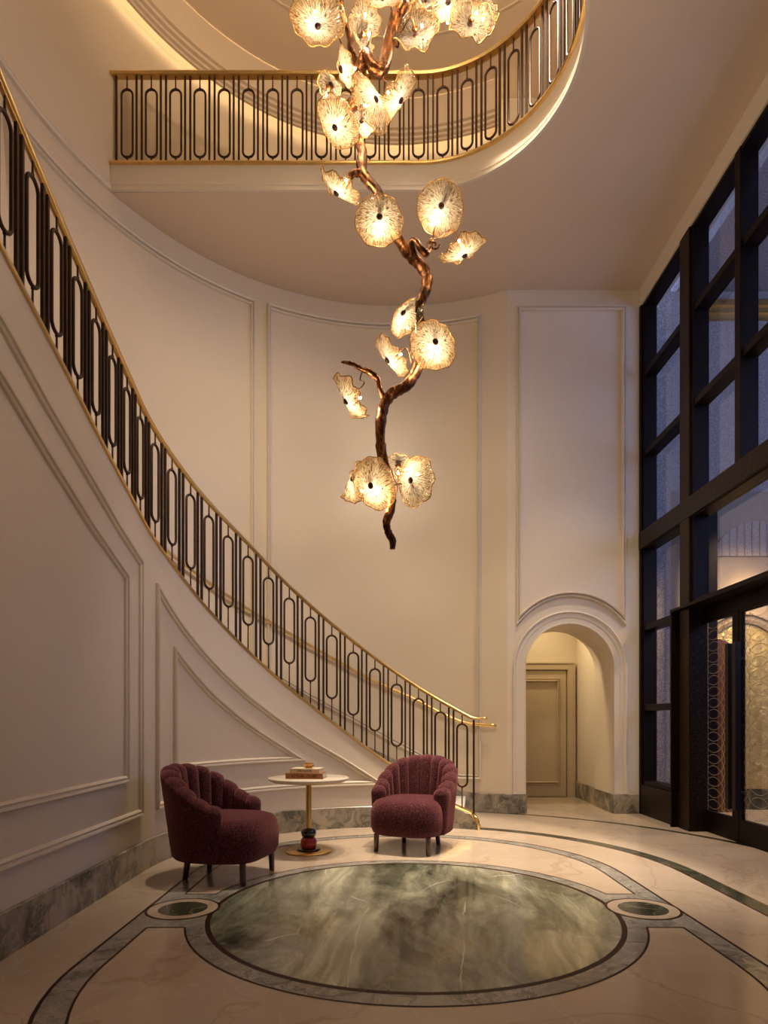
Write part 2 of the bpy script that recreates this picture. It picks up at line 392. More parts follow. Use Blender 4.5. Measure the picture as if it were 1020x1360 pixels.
# ---------------------------------------------------------------- OUTER ROTUNDA WALL
S_C=RO*math.radians(65.1); S_END=PI*RO+6.1
mb=MB()
ss=frange(S_C,PI*RO,.09)+[S_END]
rows=[[wpt(RO,s,z)[0] for s in ss] for z in (0,ZTOP+.3)]
mb.smooth=True; mb.grid(rows)
outer=mb.build('wall_back',M['wallshine'],recalc=False); struct(outer,'tall curved cream plaster wall behind the staircase')
# skirting on outer wall: level near the niche, then climbing with the stair
def zskirt(s):
    d=math.degrees(s/RO); return .25 if d<75 else .25+(d-75)*.0318 if d<77 else .315+(d-77)*.028
mb=MB(); ss=frange(S_C,PI*RO*.97,.06)
rows=[[wpt(RO,s,0,.0)[0] for s in ss],[wpt(RO,s,0,.022)[0] for s in ss],[wpt(RO,s,zskirt(s)-.008,.022)[0] for s in ss],[wpt(RO,s,zskirt(s),.014)[0] for s in ss],[wpt(RO,s,zskirt(s),0)[0] for s in ss]]
mb.grid(rows,flip=True); struct(mb.build('baseboard_back',M['base']),'grey green marble skirting of the curved wall')
def zpb(d): return .46 if d<75.6 else .46+(d-75.6)*.0318
dA,dB,dC=71.2,118.3,121.9
def sO(d): return RO*math.radians(d)
pb=[(sO(dA),.46),(sO(75.6),.46)]+[(sO(d),zpb(d)) for d in (84,92,100,108,dB)]+[(sO(dB),6.48),(sO(dA),6.48)]
panel_on(RO,pb,PROF_A,'trim_1','tall moulded panel frame on the curved wall behind the chandelier',mat='wall')
pa=[(sO(dC),zpb(dC))]+[(sO(d),zpb(d)) for d in (130,140,150,160,170)]+[(sO(174),6.46),(sO(dC),6.46)]
panel_on(RO,pa,PROF_A,'trim_2','tall moulded panel frame on the curved wall left of centre',mat='wall')
# string course continuing the balcony moulding along the outer wall
ss=frange(sO(152.2),S_END,.1)
mb=MB(); prof=[(0,0),(.035,0),(.035,.03),(.022,.036),(.022,.055),(.03,.06),(.03,.075),(.012,.085),(0,.095)]
mb.grid([[wpt(RO,s,ZC+v,u)[0] for s in ss] for u,v in prof]); struct(mb.build('trim_3',M['wall']),'curved moulding on the left wall at balcony level')

# ---------------------------------------------------------------- NICHE WALL (flat) with archway and passage
NX0,NX1,NY=1.592,3.30,8.19
AX,AR,AZ=2.40,.57,1.88; ND=.73
mb=MB()
xs=[AX-AR*math.cos(PI*i/36) for i in range(37)]; zs=[AZ+AR*math.sin(PI*i/36) for i in range(37)]
Zt=ZTOP+.3
mb.quad((NX0,NY,0),(AX-AR,NY,0),(AX-AR,NY,Zt),(NX0,NY,Zt)); mb.quad((AX+AR,NY,0),(NX1+.05,NY,0),(NX1+.05,NY,Zt),(AX+AR,NY,Zt))
for i in range(36): mb.quad((xs[i],NY,zs[i]),(xs[i+1],NY,zs[i+1]),(xs[i+1],NY,Zt),(xs[i],NY,Zt))
struct(mb.build('wall_niche',M['wall'],recalc=False),'flat cream wall with the arched opening')
mb=MB(); mb.smooth=True
prof=[(AX-AR,0),(AX-AR,AZ)]+list(zip(xs,zs))[1:-1]+[(AX+AR,AZ),(AX+AR,0)]
mb.grid([[(x,NY+d,z) for x,z in prof] for d in (0,ND)])
mb.smooth=False
# passage beyond: side walls, far wall, ceiling
mb.quad((AX-AR,NY+ND,0),(AX-AR,NY+ND,3.4),(AX-AR-.5,NY+ND,3.4),(AX-AR-.5,NY+ND,0))
mb.quad((AX+AR,NY+ND,0),(AX+AR,NY+ND,3.4),(AX+AR+.06,NY+ND,3.4),(AX+AR+.06,NY+ND,0))
for i in range(36): mb.quad((xs[i],NY+ND,zs[i]),(xs[i+1],NY+ND,zs[i+1]),(xs[i+1],NY+ND,3.4),(xs[i],NY+ND,3.4))
mb.quad((3.03,NY+ND,0),(3.03,10.0,0),(3.03,10.0,3.4),(3.03,NY+ND,3.4))
mb.quad((.9,NY+ND,0),(.9,10.0,0),(.9,10.0,3.4),(.9,NY+ND,3.4))
mb.quad((.9,10.0,0),(3.03,10.0,0),(3.03,10.0,3.4),(.9,10.0,3.4))
mb.quad((.9,NY+ND,3.4),(3.03,NY+ND,3.4),(3.03,10.0,3.4),(.9,10.0,3.4))
mb.quad((AX-AR,NY+ND,0),(AX-AR,NY+ND,3.4),(.9,NY+ND,3.4),(.9,NY+ND,0))
struct(mb.build('wall_passage',M['wall'],recalc=False),'vaulted passage behind the arch')
# architrave
n=Vector((0,-1,0))
def arch_path(r,z0=.25):
    p=[(Vector((AX-r,NY,z0)),n)]+[(Vector((AX-r*math.cos(PI*i/40),NY,AZ+r*math.sin(PI*i/40))),n) for i in range(41)]+[(Vector((AX+r,NY,z0)),n)]
    return p
mb=MB(); mb.smooth=True
aprof=[(-.165,0),(-.165,.035),(-.150,.045),(-.135,.035),(-.125,.022),(-.085,.022),(-.080,.014),(-.02,.014),(-.014,.022),(0,.022),(0,-.005)]
moulding(mb,arch_path(AR),[(-u,v) for u,v in aprof],closed=False)
struct(mb.build('trim_4',M['wall']),'moulded architrave around the archway')
# niche panel
mb=MB(); px0,px1,zt=1.735,3.095,6.52
R2=(.68**2+.33**2)/(2*.33); c2=2.83-R2; a0=math.asin(.68/R2)
pn=[(Vector((px1,NY,zt)),n),(Vector((px0,NY,zt)),n)]+[(Vector((2.415-R2*math.sin(a),NY,c2+R2*math.cos(a))),n) for a in [a0-2*a0*i/24 for i in range(25)]]
moulding(mb,pn,PROF_A); struct(mb.build('trim_5',M['wall']),'tall moulded panel frame with arched foot above the archway')
# skirting niche + passage
mb=MB(); hb=.245
mb.box((NX0-.02,NY,0),(AX-AR+.012,NY-.03,hb)); mb.box((AX-AR,NY,0),(AX-AR+.012,NY+ND,hb))
mb.box((AX+AR-.012,NY,0),(3.29,NY-.03,hb)); mb.box((AX+AR-.012,NY,0),(AX+AR,NY+ND,hb)); mb.box((3.0,NY+ND,0),(3.03,10,hb)); mb.box((2.99,9.97,0),(3.03,10.0,hb))
struct(mb.build('baseboard_niche',M['base'],bevel=.004),'green grey marble skirting at the archway')
# passage door
d=empty('door_2',(2.3,9.97,0)); struct(d,'painted panel door at the end of the arched passage')
mb=MB(); mb.box((-.65,-.02,.01),(.56,.02,1.98)); mb.build('door_leaf',M['door_paint'],d)
mb=MB(); nn=Vector((0,-1,0)); moulding(mb,[(Vector(p),nn) for p in ((.44,-.02,1.84),(-.55,-.02,1.84),(-.55,-.02,.22),(.44,-.02,.22))],[(u*.9,v*.7) for u,v in PROF_A]); mb.build('panel_moulding',M['door_paint'],d)
mb=MB(); mb.box((.575,-.03,0),(.585,.03,2.0)); mb.box((.586,-.05,0),(.67,.03,2.09)); mb.box((-.65,-.05,2.0),(.584,.03,2.08)); mb.box((.671,-.06,0),(.695,.03,2.11)); mb.box((-.65,-.06,2.091),(.670,.03,2.112)); mb.build('door_frame',M['door_paint'],d)

# ---------------------------------------------------------------- CEILING (underside of balcony floor) and upper level
th0=math.radians(152.2)
def arcpts(c,r,a0,a1,n): return [(c[0]+r*math.cos(math.radians(a0+(a1-a0)*i/n)),c[1]+r*math.sin(math.radians(a0+(a1-a0)*i/n))) for i in range(n+1)]
EDGE=[(-2.882,6.67)]+arcpts((.36,5.36),1.31,90,-22,32)+[(1.50,4.1)]+arcpts((.55,3.35),.92,0,-90,12)+[(-3.2,2.43)]
outerpl=[(WC.x+RO*math.cos(a),WC.y+RO*math.sin(a)) for a in [th0+(math.radians(65.1)-th0)*i/40 for i in range(41)]]
poly=outerpl+[(3.3,NY),(3.3,-1.0),(WC.x-RO,-1.0),(WC.x-RO,2.43)]+list(reversed(EDGE))[:-1]
mb=MB(); mb.poly([poly],ZC,flip=True); ceil=struct(mb.build('ceiling',M['ceil'],recalc=False),'flat plaster ceiling under the balcony')
mb=MB(); mb.poly([poly],ZF); struct(mb.build('floor_upper',M['cream_marble'],recalc=False),'upper balcony floor')
# fascia sweep along EDGE
def offset_path(P,d):
    P=[Vector(p) for p in P]; out=[]
    for i,p in enumerate(P):
        t1=(p-P[i-1]).normalized() if i else (P[1]-p).normalized(); t2=(P[i+1]-p).normalized() if i<len(P)-1 else t1
        n1=Vector((t1.y,-t1.x)); n2=Vector((t2.y,-t2.x)); nn=(n1+n2).normalized(); out.append(p+nn*d/max(.5,nn.dot(n1)))
    return out    # right-hand side of travel = towards the void
def sweep_edge(prof,name,mat,parent=None):
    mb=MB(); 
    mb.grid([[(*p,z) for p in offset_path(EDGE,u)] for u,z in prof]); return mb.build(name,mat,parent)
fas=sweep_edge([(-.002,ZC-.001),(.028,ZC-.001),(.028,ZC+.028),(.016,ZC+.036),(.016,ZC+.052),(.022,ZC+.058),(.022,ZC+.078),(.004,ZC+.092),(0,ZC+.10),(0,ZF)],'wall_balcony',M['wall'])
struct(fas,'curved cream fascia of the balcony')
bal=empty('balcony_railing',(-2.86,6.67,ZF)); tag(bal,'dark metal and brass balustrade along the upper balcony edge','railing')
def sweep_local(prof,name,mat,root,path=None):
    mb=MB(); org=root.location
    rows=[[Vector((*p,z))-org for p in offset_path(path or EDGE,u)] for u,z in prof]
    mb.grid(rows+[rows[0]]); 
    mb.add(rows_end:=[r[0] for r in rows],[tuple(range(len(rows)))]); return mb.build(name,mat,root)
sweep_local([(-.10,ZF),(.03,ZF),(.036,ZF+.012),(.03,ZF+.026),(-.10,ZF+.026)],'base_rail',M['brass'],bal)
RZ=8.02
sweep_local([(-.055,RZ-.018),(.012,RZ-.018),(.026,RZ),(.02,RZ+.014),(-.06,RZ+.014),(-.066,RZ)],'handrail',M['brass'],bal)
# walk along the rail line
rl=offset_path(EDGE,-.02); cum=[0]
for a,b in zip(rl,rl[1:]): cum.append(cum[-1]+(b-a).length)
def on_rail(s):
    for i in range(len(rl)-1):
        if s<=cum[i+1]: t=(s-cum[i])/(cum[i+1]-cum[i]); return rl[i].lerp(rl[i+1],t),(rl[i+1]-rl[i]).normalized()
    return rl[-1],(rl[-1]-rl[-2]).normalized()
def loop_mesh(w,h,r,za,zb):
    """stadium loop centred at origin in local XZ, with stubs up to za and down to zb"""
    mb=MB(); q=w/2; k=h/2-q
    pts=[(q*math.cos(a),0,k+q*math.sin(a)) for a in [PI*i/10 for i in range(11)]]+[(q*math.cos(a),0,-k+q*math.sin(a)) for a in [PI+PI*i/10 for i in range(11)]]
    mb.tube(pts,r,8,closed=True)
    mb.tube([(0,0,h/2-.002),(0,0,za)],r*.62,6); mb.tube([(0,0,-h/2+.002),(0,0,zb)],r*.62,6)
    mb.tube([(0,0,h/2+.004),(0,0,h/2+.018)],r*.95,6); mb.tube([(0,0,-h/2-.018),(0,0,-h/2-.004)],r*.95,6)
    return mb
lo=None; Zm=(ZF+.026+RZ-.018)/2-.03
def put_mesh(src,name,parent,loc,rz):
    o=bpy.data.objects.new(name,src.data) if not isinstance(src,bpy.types.Mesh) else bpy.data.objects.new(name,src)
    COL.objects.link(o); o.parent=parent; o.location=loc; o.rotation_euler=(0,0,rz); return o
lm=loop_mesh(.118,.715,.0115,RZ-.018-Zm,ZF+.026-Zm).build('tmp_loop',M['bronze']); lmesh=lm.data; bpy.data.objects.remove(lm)
bm_=MB(); bm_.box((-.0095,-.0095,0),(.0095,.0095,RZ-.018-ZF-.026)); bo=bm_.build('tmp_bar',M['bronze']); bmesh_=bo.data; bpy.data.objects.remove(bo)
def place_bal(s,kind):
    p,t=on_rail(s); rz=math.atan2(t.y,t.x)
    if kind=='loop': put_mesh(lmesh,'oval_loop',bal,Vector((*p,Zm))-bal.location,rz)
    else: put_mesh(bmesh_,'baluster_bar',bal,Vector((*p,ZF+.026))-bal.location,rz)
place_bal(.055,'bar')
s=.168; per=.2565
while s<cum[-1]-.15 and s<9.0:
    place_bal(s,'loop')
    for dx in (.1,.155): place_bal(s+dx,'bar')
    s+=per
lmesh.name='oval_loop'; bmesh_.name='baluster_bar'
# upper walls / ceiling
mb=MB(); 
mb.quad((3.3,NY,ZC),(3.3,-1.0,ZC),(3.3,-1.0,Zt),(3.3,NY,Zt))
mb.quad((3.3,NY,6.54),(3.3,-1,6.54),(3.3,-1,ZC),(3.3,NY,ZC)); mb.quad((3.3,NY,6.54),(3.55,NY,6.54),(3.55,-1,6.54),(3.3,-1,6.54))
struct(mb.build('wall_right',M['wall'],recalc=False),'cream wall above the tall windows')
mb=MB(); mb.quad((3.6,-1.0,0),(-3.4,-1.0,0),(-3.4,-1.0,Zt),(3.6,-1.0,Zt)); struct(mb.build('wall_front',M['wall'],recalc=False),'plain wall behind the camera')
mb=MB(); mb.quad((-3.4,-1,ZTOP),(3.4,-1,ZTOP),(3.4,8.7,ZTOP),(-3.4,8.7,ZTOP)); struct(mb.build('ceiling_upper',M['ceil'],recalc=False),'upper ceiling of the rotunda')
# cove cornice ring
def ring_sweep(c,prof,a0,a1,n,name,mat):
    mb=MB(); mb.grid([[ (c[0]+r*math.cos(math.radians(a0+(a1-a0)*i/n)),c[1]+r*math.sin(math.radians(a0+(a1-a0)*i/n)),z) for i in range(n+1)] for r,z in prof]); return mb.build(name,mat,recalc=True)
cz=8.80
ring=ring_sweep((WC.x,WC.y),[(3.30,cz+.05),(3.285,cz),(3.255,cz),(3.25,cz+.02),(3.215,cz+.025),(3.205,cz+.045),(3.165,cz+.05),(3.155,cz+.075),(3.12,cz+.08),(3.11,ZTOP-.01)],66,205,90,'trim_6',M['ceil'])
struct(ring,'stepped cornice ring hiding the cove light')
st=ring_sweep((WC.x,WC.y),[(3.285,cz+.055),(3.255,cz+.055),(3.255,cz+.075),(3.285,cz+.075),(3.285,cz+.055)],68,200,90,'cove_light_strip',emis('cove_glow',(1,.76,.46),8))
tag(st,'warm light strip hidden behind the upper cornice ring','light')
rg=ring_sweep((WC.x,4.86),[(2.61,ZTOP),(2.61,ZTOP-.008),(2.59,ZTOP-.008),(2.59,ZTOP)],0,360,96,'trim_7',M['ceil']); struct(rg,'thin round moulding on the upper ceiling')

# ---------------------------------------------------------------- STAIR WALL (inner)
S0=2.355; S1=PI*RI+4.6
def ss_in(): return frange(S0,PI*RI,.05)+frange(PI*RI,S1,.2)[1:]
TH=.10
mb=MB(); ss=ss_in(); mb.smooth=True
mb.grid([[wpt(RI,s,0)[0] for s in ss],[wpt(RI,s,capz(s))[0] for s in ss]])
mb.smooth=False
mb.grid([[wpt(RI,s,capz(s))[0] for s in ss],[wpt(RI,s,capz(s),-TH)[0] for s in ss],[wpt(RI,s,0,-TH)[0] for s in ss]])
mb.quad(wpt(RI,S0,0)[0],wpt(RI,S0,capz(S0))[0],wpt(RI,S0,capz(S0),-TH)[0],wpt(RI,S0,0,-TH)[0])
struct(mb.build('wall_stair',M['wall'],recalc=False),'panelled cream wall carrying the curved stair')
mb=MB(); ss=frange(S0,PI*RI,.05)+[S1]
def zb(s): return min(.235,capz(s)-.005)
mb.grid([[wpt(RI,s,0)[0] for s in ss],[wpt(RI,s,0,.02)[0] for s in ss],[wpt(RI,s,zb(s)-.006,.02)[0] for s in ss],[wpt(RI,s,zb(s),.014)[0] for s in ss],[wpt(RI,s,zb(s),0)[0] for s in ss]],flip=True)
struct(mb.build('baseboard_stair',M['base']),'veined grey marble skirting of the stair wall')
# panels on stair wall
PB=[(u*.85,v*1.1) for u,v in PROF_B]
panel_on(RI,[(9.6,3.62),(8.43,3.185),(8.01,2.99),(7.45,2.765),(7.07,2.605),(6.61,2.44),(6.61,.475),(9.6,.475)],PB,'trim_8','outer moulded frame of the large panel left under the stair')
panel_on(RI,[(9.6,3.34),(8.43,2.91),(8.01,2.71),(7.45,2.47),(6.89,2.27),(6.89,.765),(9.6,.765)],PB,'trim_9','inner moulded frame of the large panel left under the stair')
panel_on(RI,[(6.27,2.30),(5.75,1.94),(5.4,1.70),(5.02,1.44),(4.36,1.02),(3.89,.755),(3.49,.50),(6.27,.48)],PB,'trim_10','outer moulded frame of the triangular panel under the stair')
panel_on(RI,[(5.98,1.80),(5.5,1.46),(5.02,1.155),(4.40,.79),(5.98,.785)],PB,'trim_11','inner moulded frame of the triangular panel under the stair')
# stair
stair=empty('curved_staircase',tuple(wpt(RI,2.6,0)[0])); tag(stair,'curved staircase with pale marble steps rising behind the dark balustrade','staircase')
def sO_of(s):  # matching outer arc length
    return s*RO/RI if s<PI*RI else PI*RO+(s-PI*RI)
steps=[]; k=0; s=2.70
zk=.205; sprev=2.60
steps.append((RI*math.radians(70.5),RO*math.radians(74.6),zk))
while True:
    zk+=.165; s=sprev
    while capz(s)<zk+.06 and s<S1: s+=.005
    if s>S1-.3: break
    steps.append((s,sO_of(s),zk)); sprev=s
for i,(si,so,z) in enumerate(steps):
    si2,so2=(steps[i+1][0],steps[i+1][1]) if i+1<len(steps) else (si+.3,so+.3)
    a=[(lambda t:(si+(si2-si)*t,so+(so2-so)*t))(q/3) for q in range(4)]
    for name,z0,z1,dn,mt in (('riser_block',max(0,z-.32),z-.03,0,'white_marble'),('tread',z-.03,z,-.025,'white_marble')):
        mb=MB(); top=[];bot=[]
        I=[];O=[]
        for q,(x,y) in enumerate(a):
            if q==0: x+=dn; y+=dn
            I.append((x));O.append((y))
        Ip=[wpt(RI,x,0,-TH-.002)[0] for x in I]; Op=[wpt(RO,x,0,.024)[0] for x in O]
        for A,B in ((z0,z1),):
            rows=[[Vector((p.x,p.y,A)) for p in Ip],[Vector((p.x,p.y,B)) for p in Ip],[Vector((p.x,p.y,B)) for p in Op],[Vector((p.x,p.y,A)) for p in Op]]
            rows=[[p-stair.location for p in r] for r in rows]
            mb.grid(rows+[rows[0]]); mb.add([r[0] for r in rows],[(0,1,2,3)]); mb.add([r[-1] for r in rows],[(0,1,2,3)])
        mb.build(name,M[mt],stair)
# railing on the stair
sr=empty('stair_railing',tuple(wpt(RI,2.42,0)[0])); tag(sr,'dark metal and brass balustrade sweeping up the curved stair','railing')
L0=sr.location.copy(); RC=-.045
def strip(path_s,zf,prof,name,mat,parent,label=None,R=RI,org=L0):
    mb=MB(); mb.smooth=False
    rows=[[wpt(R,s,zf(s)+v,u)[0]-org for s in path_s] for u,v in prof]
    mb.grid(rows+[rows[0]]); mb.add([r[0] for r in rows],[tuple(range(len(rows)))]); mb.add([r[-1] for r in rows],[tuple(range(len(rows)))])
    return mb.build(name,mat,parent,label)
cs=frange(2.365,PI*RI,.03)+frange(PI*RI,S1,.15)[1:]
strip(cs,capz,[(.016,-.012),(.020,.004),(.012,.016),(-.095,.016),(-.105,.004),(-.105,-.0)],'base_rail',M['brass'],sr)
mb=MB(); mb.tube([wpt(RI,2.40,.155,.008)[0]-L0,wpt(RI,2.36,.12,.008)[0]-L0,wpt(RI,2.345,.06,.008)[0]-L0,wpt(RI,2.345,.003,.008)[0]-L0],.016,8); mb.build('base_rail_foot',M['brass'],sr)
rs=frange(2.44,PI*RI,.04)+frange(PI*RI,S1-.2,.15)[1:]
pts=[wpt(RI,2.27,1.225,RC+.0)[0]-L0,wpt(RI,2.30,1.225,RC)[0]-L0,wpt(RI,2.37,1.222,RC)[0]-L0]+[wpt(RI,s,railz(s),RC)[0]-L0 for s in rs]
def flat_tube(mb,pts,w,h):
    rows=[]
    for i,p in enumerate(pts):
        t=(pts[min(i+1,len(pts)-1)]-pts[max(0,i-1)]).normalized(); sd=t.cross(Vector((0,0,1))).normalized(); up=sd.cross(t)
        rows.append([p+sd*(w*math.cos(2*PI*k/10))+up*(h*math.sin(2*PI*k/10)) for k in range(10)])
    mb.smooth=True; mb.grid(rows,closed_u=True); mb.smooth=False; mb.add(rows[0],[tuple(range(10))]); mb.add(rows[-1],[tuple(range(10))])
mb=MB(); flat_tube(mb,pts,.026,.014); mb.build('handrail',M['brass'],sr)
mb=MB(); flat_tube(mb,[p-Vector((0,0,.02)) for p in pts[3:]],.012,.008); mb.build('under_rail',M['brass_dark'],sr)
def bar_at(s,r=.0095):
    p,n=wpt(RI,s,0,RC); z0=capz(s)+.014; z1=railz(s)-.012
    mb=MB(); mb.box((-r,-r,0),(r,r,z1-z0)); o=mb.build('baluster_bar',M['bronze'],sr)
    o.location=Vector((p.x,p.y,z0))-L0; o.rotation_euler=(0,0,math.atan2(n.y,n.x)); return o
nb=bar_at(2.415,.0095); nb.name='newel_bar'
s=2.545
while s<9.35:
    p,n=wpt(RI,s,0,RC); z0=capz(s)+.014; z1=railz(s)-.012; h=z1-z0
    lh=min(.70,h*.665); zm=z1-.115*h/1.02-lh/2
    mb=loop_mesh(.118,lh,.0115,z1-zm,z0-zm); o=mb.build('oval_loop',M['bronze'],sr); o.location=Vector((p.x,p.y,zm))-L0; o.rotation_euler=(0,0,math.atan2(n.y,n.x)+PI/2)
    pr=.2425 if s<5.6 else .262
    for dx in (pr/2-.026,pr/2+.026): bar_at(s+dx)
    s+=pr
# wall handrail on outer wall
wh=empty('wall_handrail',tuple(wpt(RO,4.07,1.14,.07)[0])); tag(wh,'slim brass handrail fixed to the curved wall beside the steps','handrail')
hz=interp([(66.8,1.135),(70,1.145),(74,1.17),(77.7,1.245),(85.3,1.475),(95.3,1.74),(105.4,2.05),(115.4,2.36),(124.5,2.62),(132.7,2.87),(141,3.12),(152,3.45),(166,3.85),(176,4.1)])
ds=[x for x in frange(67.2,176,1.2)]
mb=MB(); pts=[wpt(RO,RO*math.radians(x),hz(x),.075)[0]-wh.location for x in ds]; mb.tube(pts,.022,10); mb.build('rail',M['brass'],wh)
for x in (72.6,92.2,111.5,125,140,155,170):
    mb=MB(); S=RO*math.radians(x); z=hz(x)
    mb.tube([wpt(RO,S,z-.012,.075)[0]-wh.location,wpt(RO,S,z-.05,.07)[0]-wh.location,wpt(RO,S,z-.068,.04)[0]-wh.location,wpt(RO,S,z-.07,.0)[0]-wh.location],.008,8)
    mb.tube([wpt(RO,S,z-.07,.008)[0]-wh.location,wpt(RO,S,z-.07,.0)[0]-wh.location],.022,12); mb.build('bracket',M['brass'],wh)

# ---------------------------------------------------------------- WINDOW WALL
WX=3.30; GX=3.46
def window(idx,y0,y1,zs,label,vm=(),etch=None):
    """y0>y1 bay between posts; zs = list of rail centre heights; top 6.54"""
    w=empty('window_%d'%idx,(WX,(y0+y1)/2,zs[0])); struct(w,label); o=w.location.copy()
    def B(mb,a,b): mb.box(tuple(Vector(a)-o),tuple(Vector(b)-o))
    mb=MB(); t=.045
    B(mb,(WX+.02,y0,zs[0]),(GX+.03,y0-t,zs[-1])); B(mb,(WX+.02,y1,zs[0]),(GX+.03,y1+t,zs[-1]))
    B(mb,(WX+.02,y0,zs[0]),(GX+.03,y1,zs[0]+.05)); B(mb,(WX+.02,y0,zs[-1]-.04),(GX+.03,y1,zs[-1]))
    mb.build('frame',M['frame'],w,bevel=.004)
    ys=[y0]+list(vm)+[y1]
    for z in zs[1:-1]:
        mb=MB(); B(mb,(WX+.03,y0,z-.04),(GX+.02,y1,z+.04)); mb.build('mullion',M['frame'],w,bevel=.004)
    for y in vm:
        mb=MB(); B(mb,(WX+.01,y-.05,zs[0]),(GX+.02,y+.05,zs[-1])); mb.build('mullion',M['frame'],w,bevel=.004)
    for i in range(len(ys)-1):
        for j in range(len(zs)-1):
            mb=MB(); B(mb,(GX-.004,ys[i],zs[j]),(GX+.004,ys[i+1],zs[j+1])); mb.build('pane',M['glass'],w)
    return w
def etching(parent,x,y0,y1,z0,z1,r,dy,dz,name='etched_lines'):
    """interlocking circle lines etched on a pane, clipped to the pane"""
    mb=MB(); o=parent.location; n=40; w=.0016
    j=0; z=z0-r
    while z<z1+r:
        y=y1-r+(dy/2 if j%2 else 0)
        while y<y0+r:
            for k in range(n):
                a,b=2*PI*k/n,2*PI*(k+1)/n
                P=[(y+(r+w)*math.cos(a),z+(r+w)*math.sin(a)),(y+(r+w)*math.cos(b),z+(r+w)*math.sin(b)),(y+(r-w)*math.cos(b),z+(r-w)*math.sin(b)),(y+(r-w)*math.cos(a),z+(r-w)*math.sin(a))]
                if all(y1<p[0]<y0 and z0<p[1]<z1 for p in P): mb.quad(*[tuple(Vector((x,p[0],p[1]))-o) for p in P])
            y+=dy
        z+=dz; j+=1
    return mb.build(name,M['etch'],parent,recalc=False)
window(1,8.14,7.06,[3.58,4.62,5.64,6.54],'tall narrow upper window next to the niche wall')
window(2,8.14,7.06,[.38,1.365,2.39,3.43],'tall narrow lower window beside the entrance doors')
window(3,6.84,4.84,[3.58,4.62,5.64,6.54],'wide upper window above the entrance doors',vm=(5.93,))
w4=window(4,6.84,4.84,[2.45,3.43],'etched transom window directly over the entrance doors')
etching(w4,GX-.006,6.79,4.89,2.5,3.39,.62,.11,5.0)
window(5,4.62,3.55,[.38,1.365,2.39,3.43],'lower window on the near side of the doors')
window(6,4.62,3.55,[3.58,4.62,5.64,6.54],'upper window on the near side of the doors')
mb=MB()
for y0,y1 in ((8.19,8.135),(7.06,6.84),(4.84,4.62),(3.55,3.35)): mb.box((WX-.005,y0,0),(GX+.04,y1,6.54))
mb.box((WX-.01,8.19,3.40),(GX+.04,3.35,3.62)); mb.box((WX+.0,8.14,0),(GX+.04,7.06,.38)); mb.box((WX,4.62,0),(GX+.04,3.55,.38))
struct(mb.build('trim_12',M['frame_speck'],bevel=.006),'hammered dark bronze posts and beam of the window wall')
mb=MB(); mb.box((WX,3.35,0),(WX+.3,-1,6.54)); struct(mb.build('wall_entrance',M['wall']),'cream wall beside the windows')
# portal and double door
pt=empty('door_1',(3.3,6.05,0)); struct(pt,'dark bronze glazed double entrance door with etched circles'); o=pt.location.copy()
def B(mb,a,b): mb.box(tuple(Vector(a)-o),tuple(Vector(b)-o))
PY0,PY1=7.16,5.02
mb=MB(); B(mb,(3.235,PY0,0),(3.52,PY0-.03,2.45)); B(mb,(3.235,PY1,0),(3.52,PY1+.03,2.45)); B(mb,(3.235,PY0,2.42),(3.52,PY1,2.45)); mb.build('portal_surround',M['frame'],pt,bevel=.004)
mb=MB(); B(mb,(3.48,PY0-.03,0),(3.51,7.06,2.42)); B(mb,(3.48,PY0-.03,2.29),(3.51,PY1,2.42)); B(mb,(3.48,PY1+.03,0),(3.51,PY1+.1,2.42)); mb.build('door_frame',M['frame'],pt)
for (a,b,hy) in ((7.06,6.225,6.26),(6.215,5.12,6.13)):
    mb=MB(); t=.115 if a>7 else .05
    B(mb,(3.485,a,.0),(3.52,b,.23)); B(mb,(3.485,a,2.26),(3.52,b,2.29))
    B(mb,(3.485,a,.23),(3.52,a-(.012 if a>7 else t),2.26)); B(mb,(3.485,b,.23),(3.52,b+t,2.26)); lf=mb.build('door_leaf',M['frame'],pt,bevel=.003)
    mb=MB(); B(mb,(3.508,a-.02,.23),(3.514,b+t,2.27)); g=mb.build('glass_pane',M['glass'],lf)
    mb=MB(); r=.23; 
    # etched circle rows
    y0,y1,z0,z1=a-.03,b+t,.23,2.26; n=36; wv=.0018
    zz=z0-.1
    while zz<z1+.2:
        for cyy in frange(y1,y0+.1,.42):
            for k in range(n):
                A,C=2*PI*k/n,2*PI*(k+1)/n
                P=[(cyy+(r+q)*math.cos(e),zz+(r+q)*math.sin(e)) for e,q in ((A,wv),(C,wv),(C,-wv),(A,-wv))]
                if all(y1<p[0]<y0 and z0<p[1]<z1 for p in P): mb.quad(*[tuple(Vector((3.504,p[0],p[1]))-o) for p in P])
        zz+=.12
    mb.build('etched_circles',M['etch'],lf,recalc=False)
    mb=MB(); B(mb,(3.385,hy+.03,.33),(3.44,hy-.03,1.96)); 
    for z in (.5,1.15,1.8): B(mb,(3.42,hy+.012,z-.012),(3.49,hy-.012,z+.012))
    mb.build('pull_handle',M['blackmetal'],pt,bevel=.003)

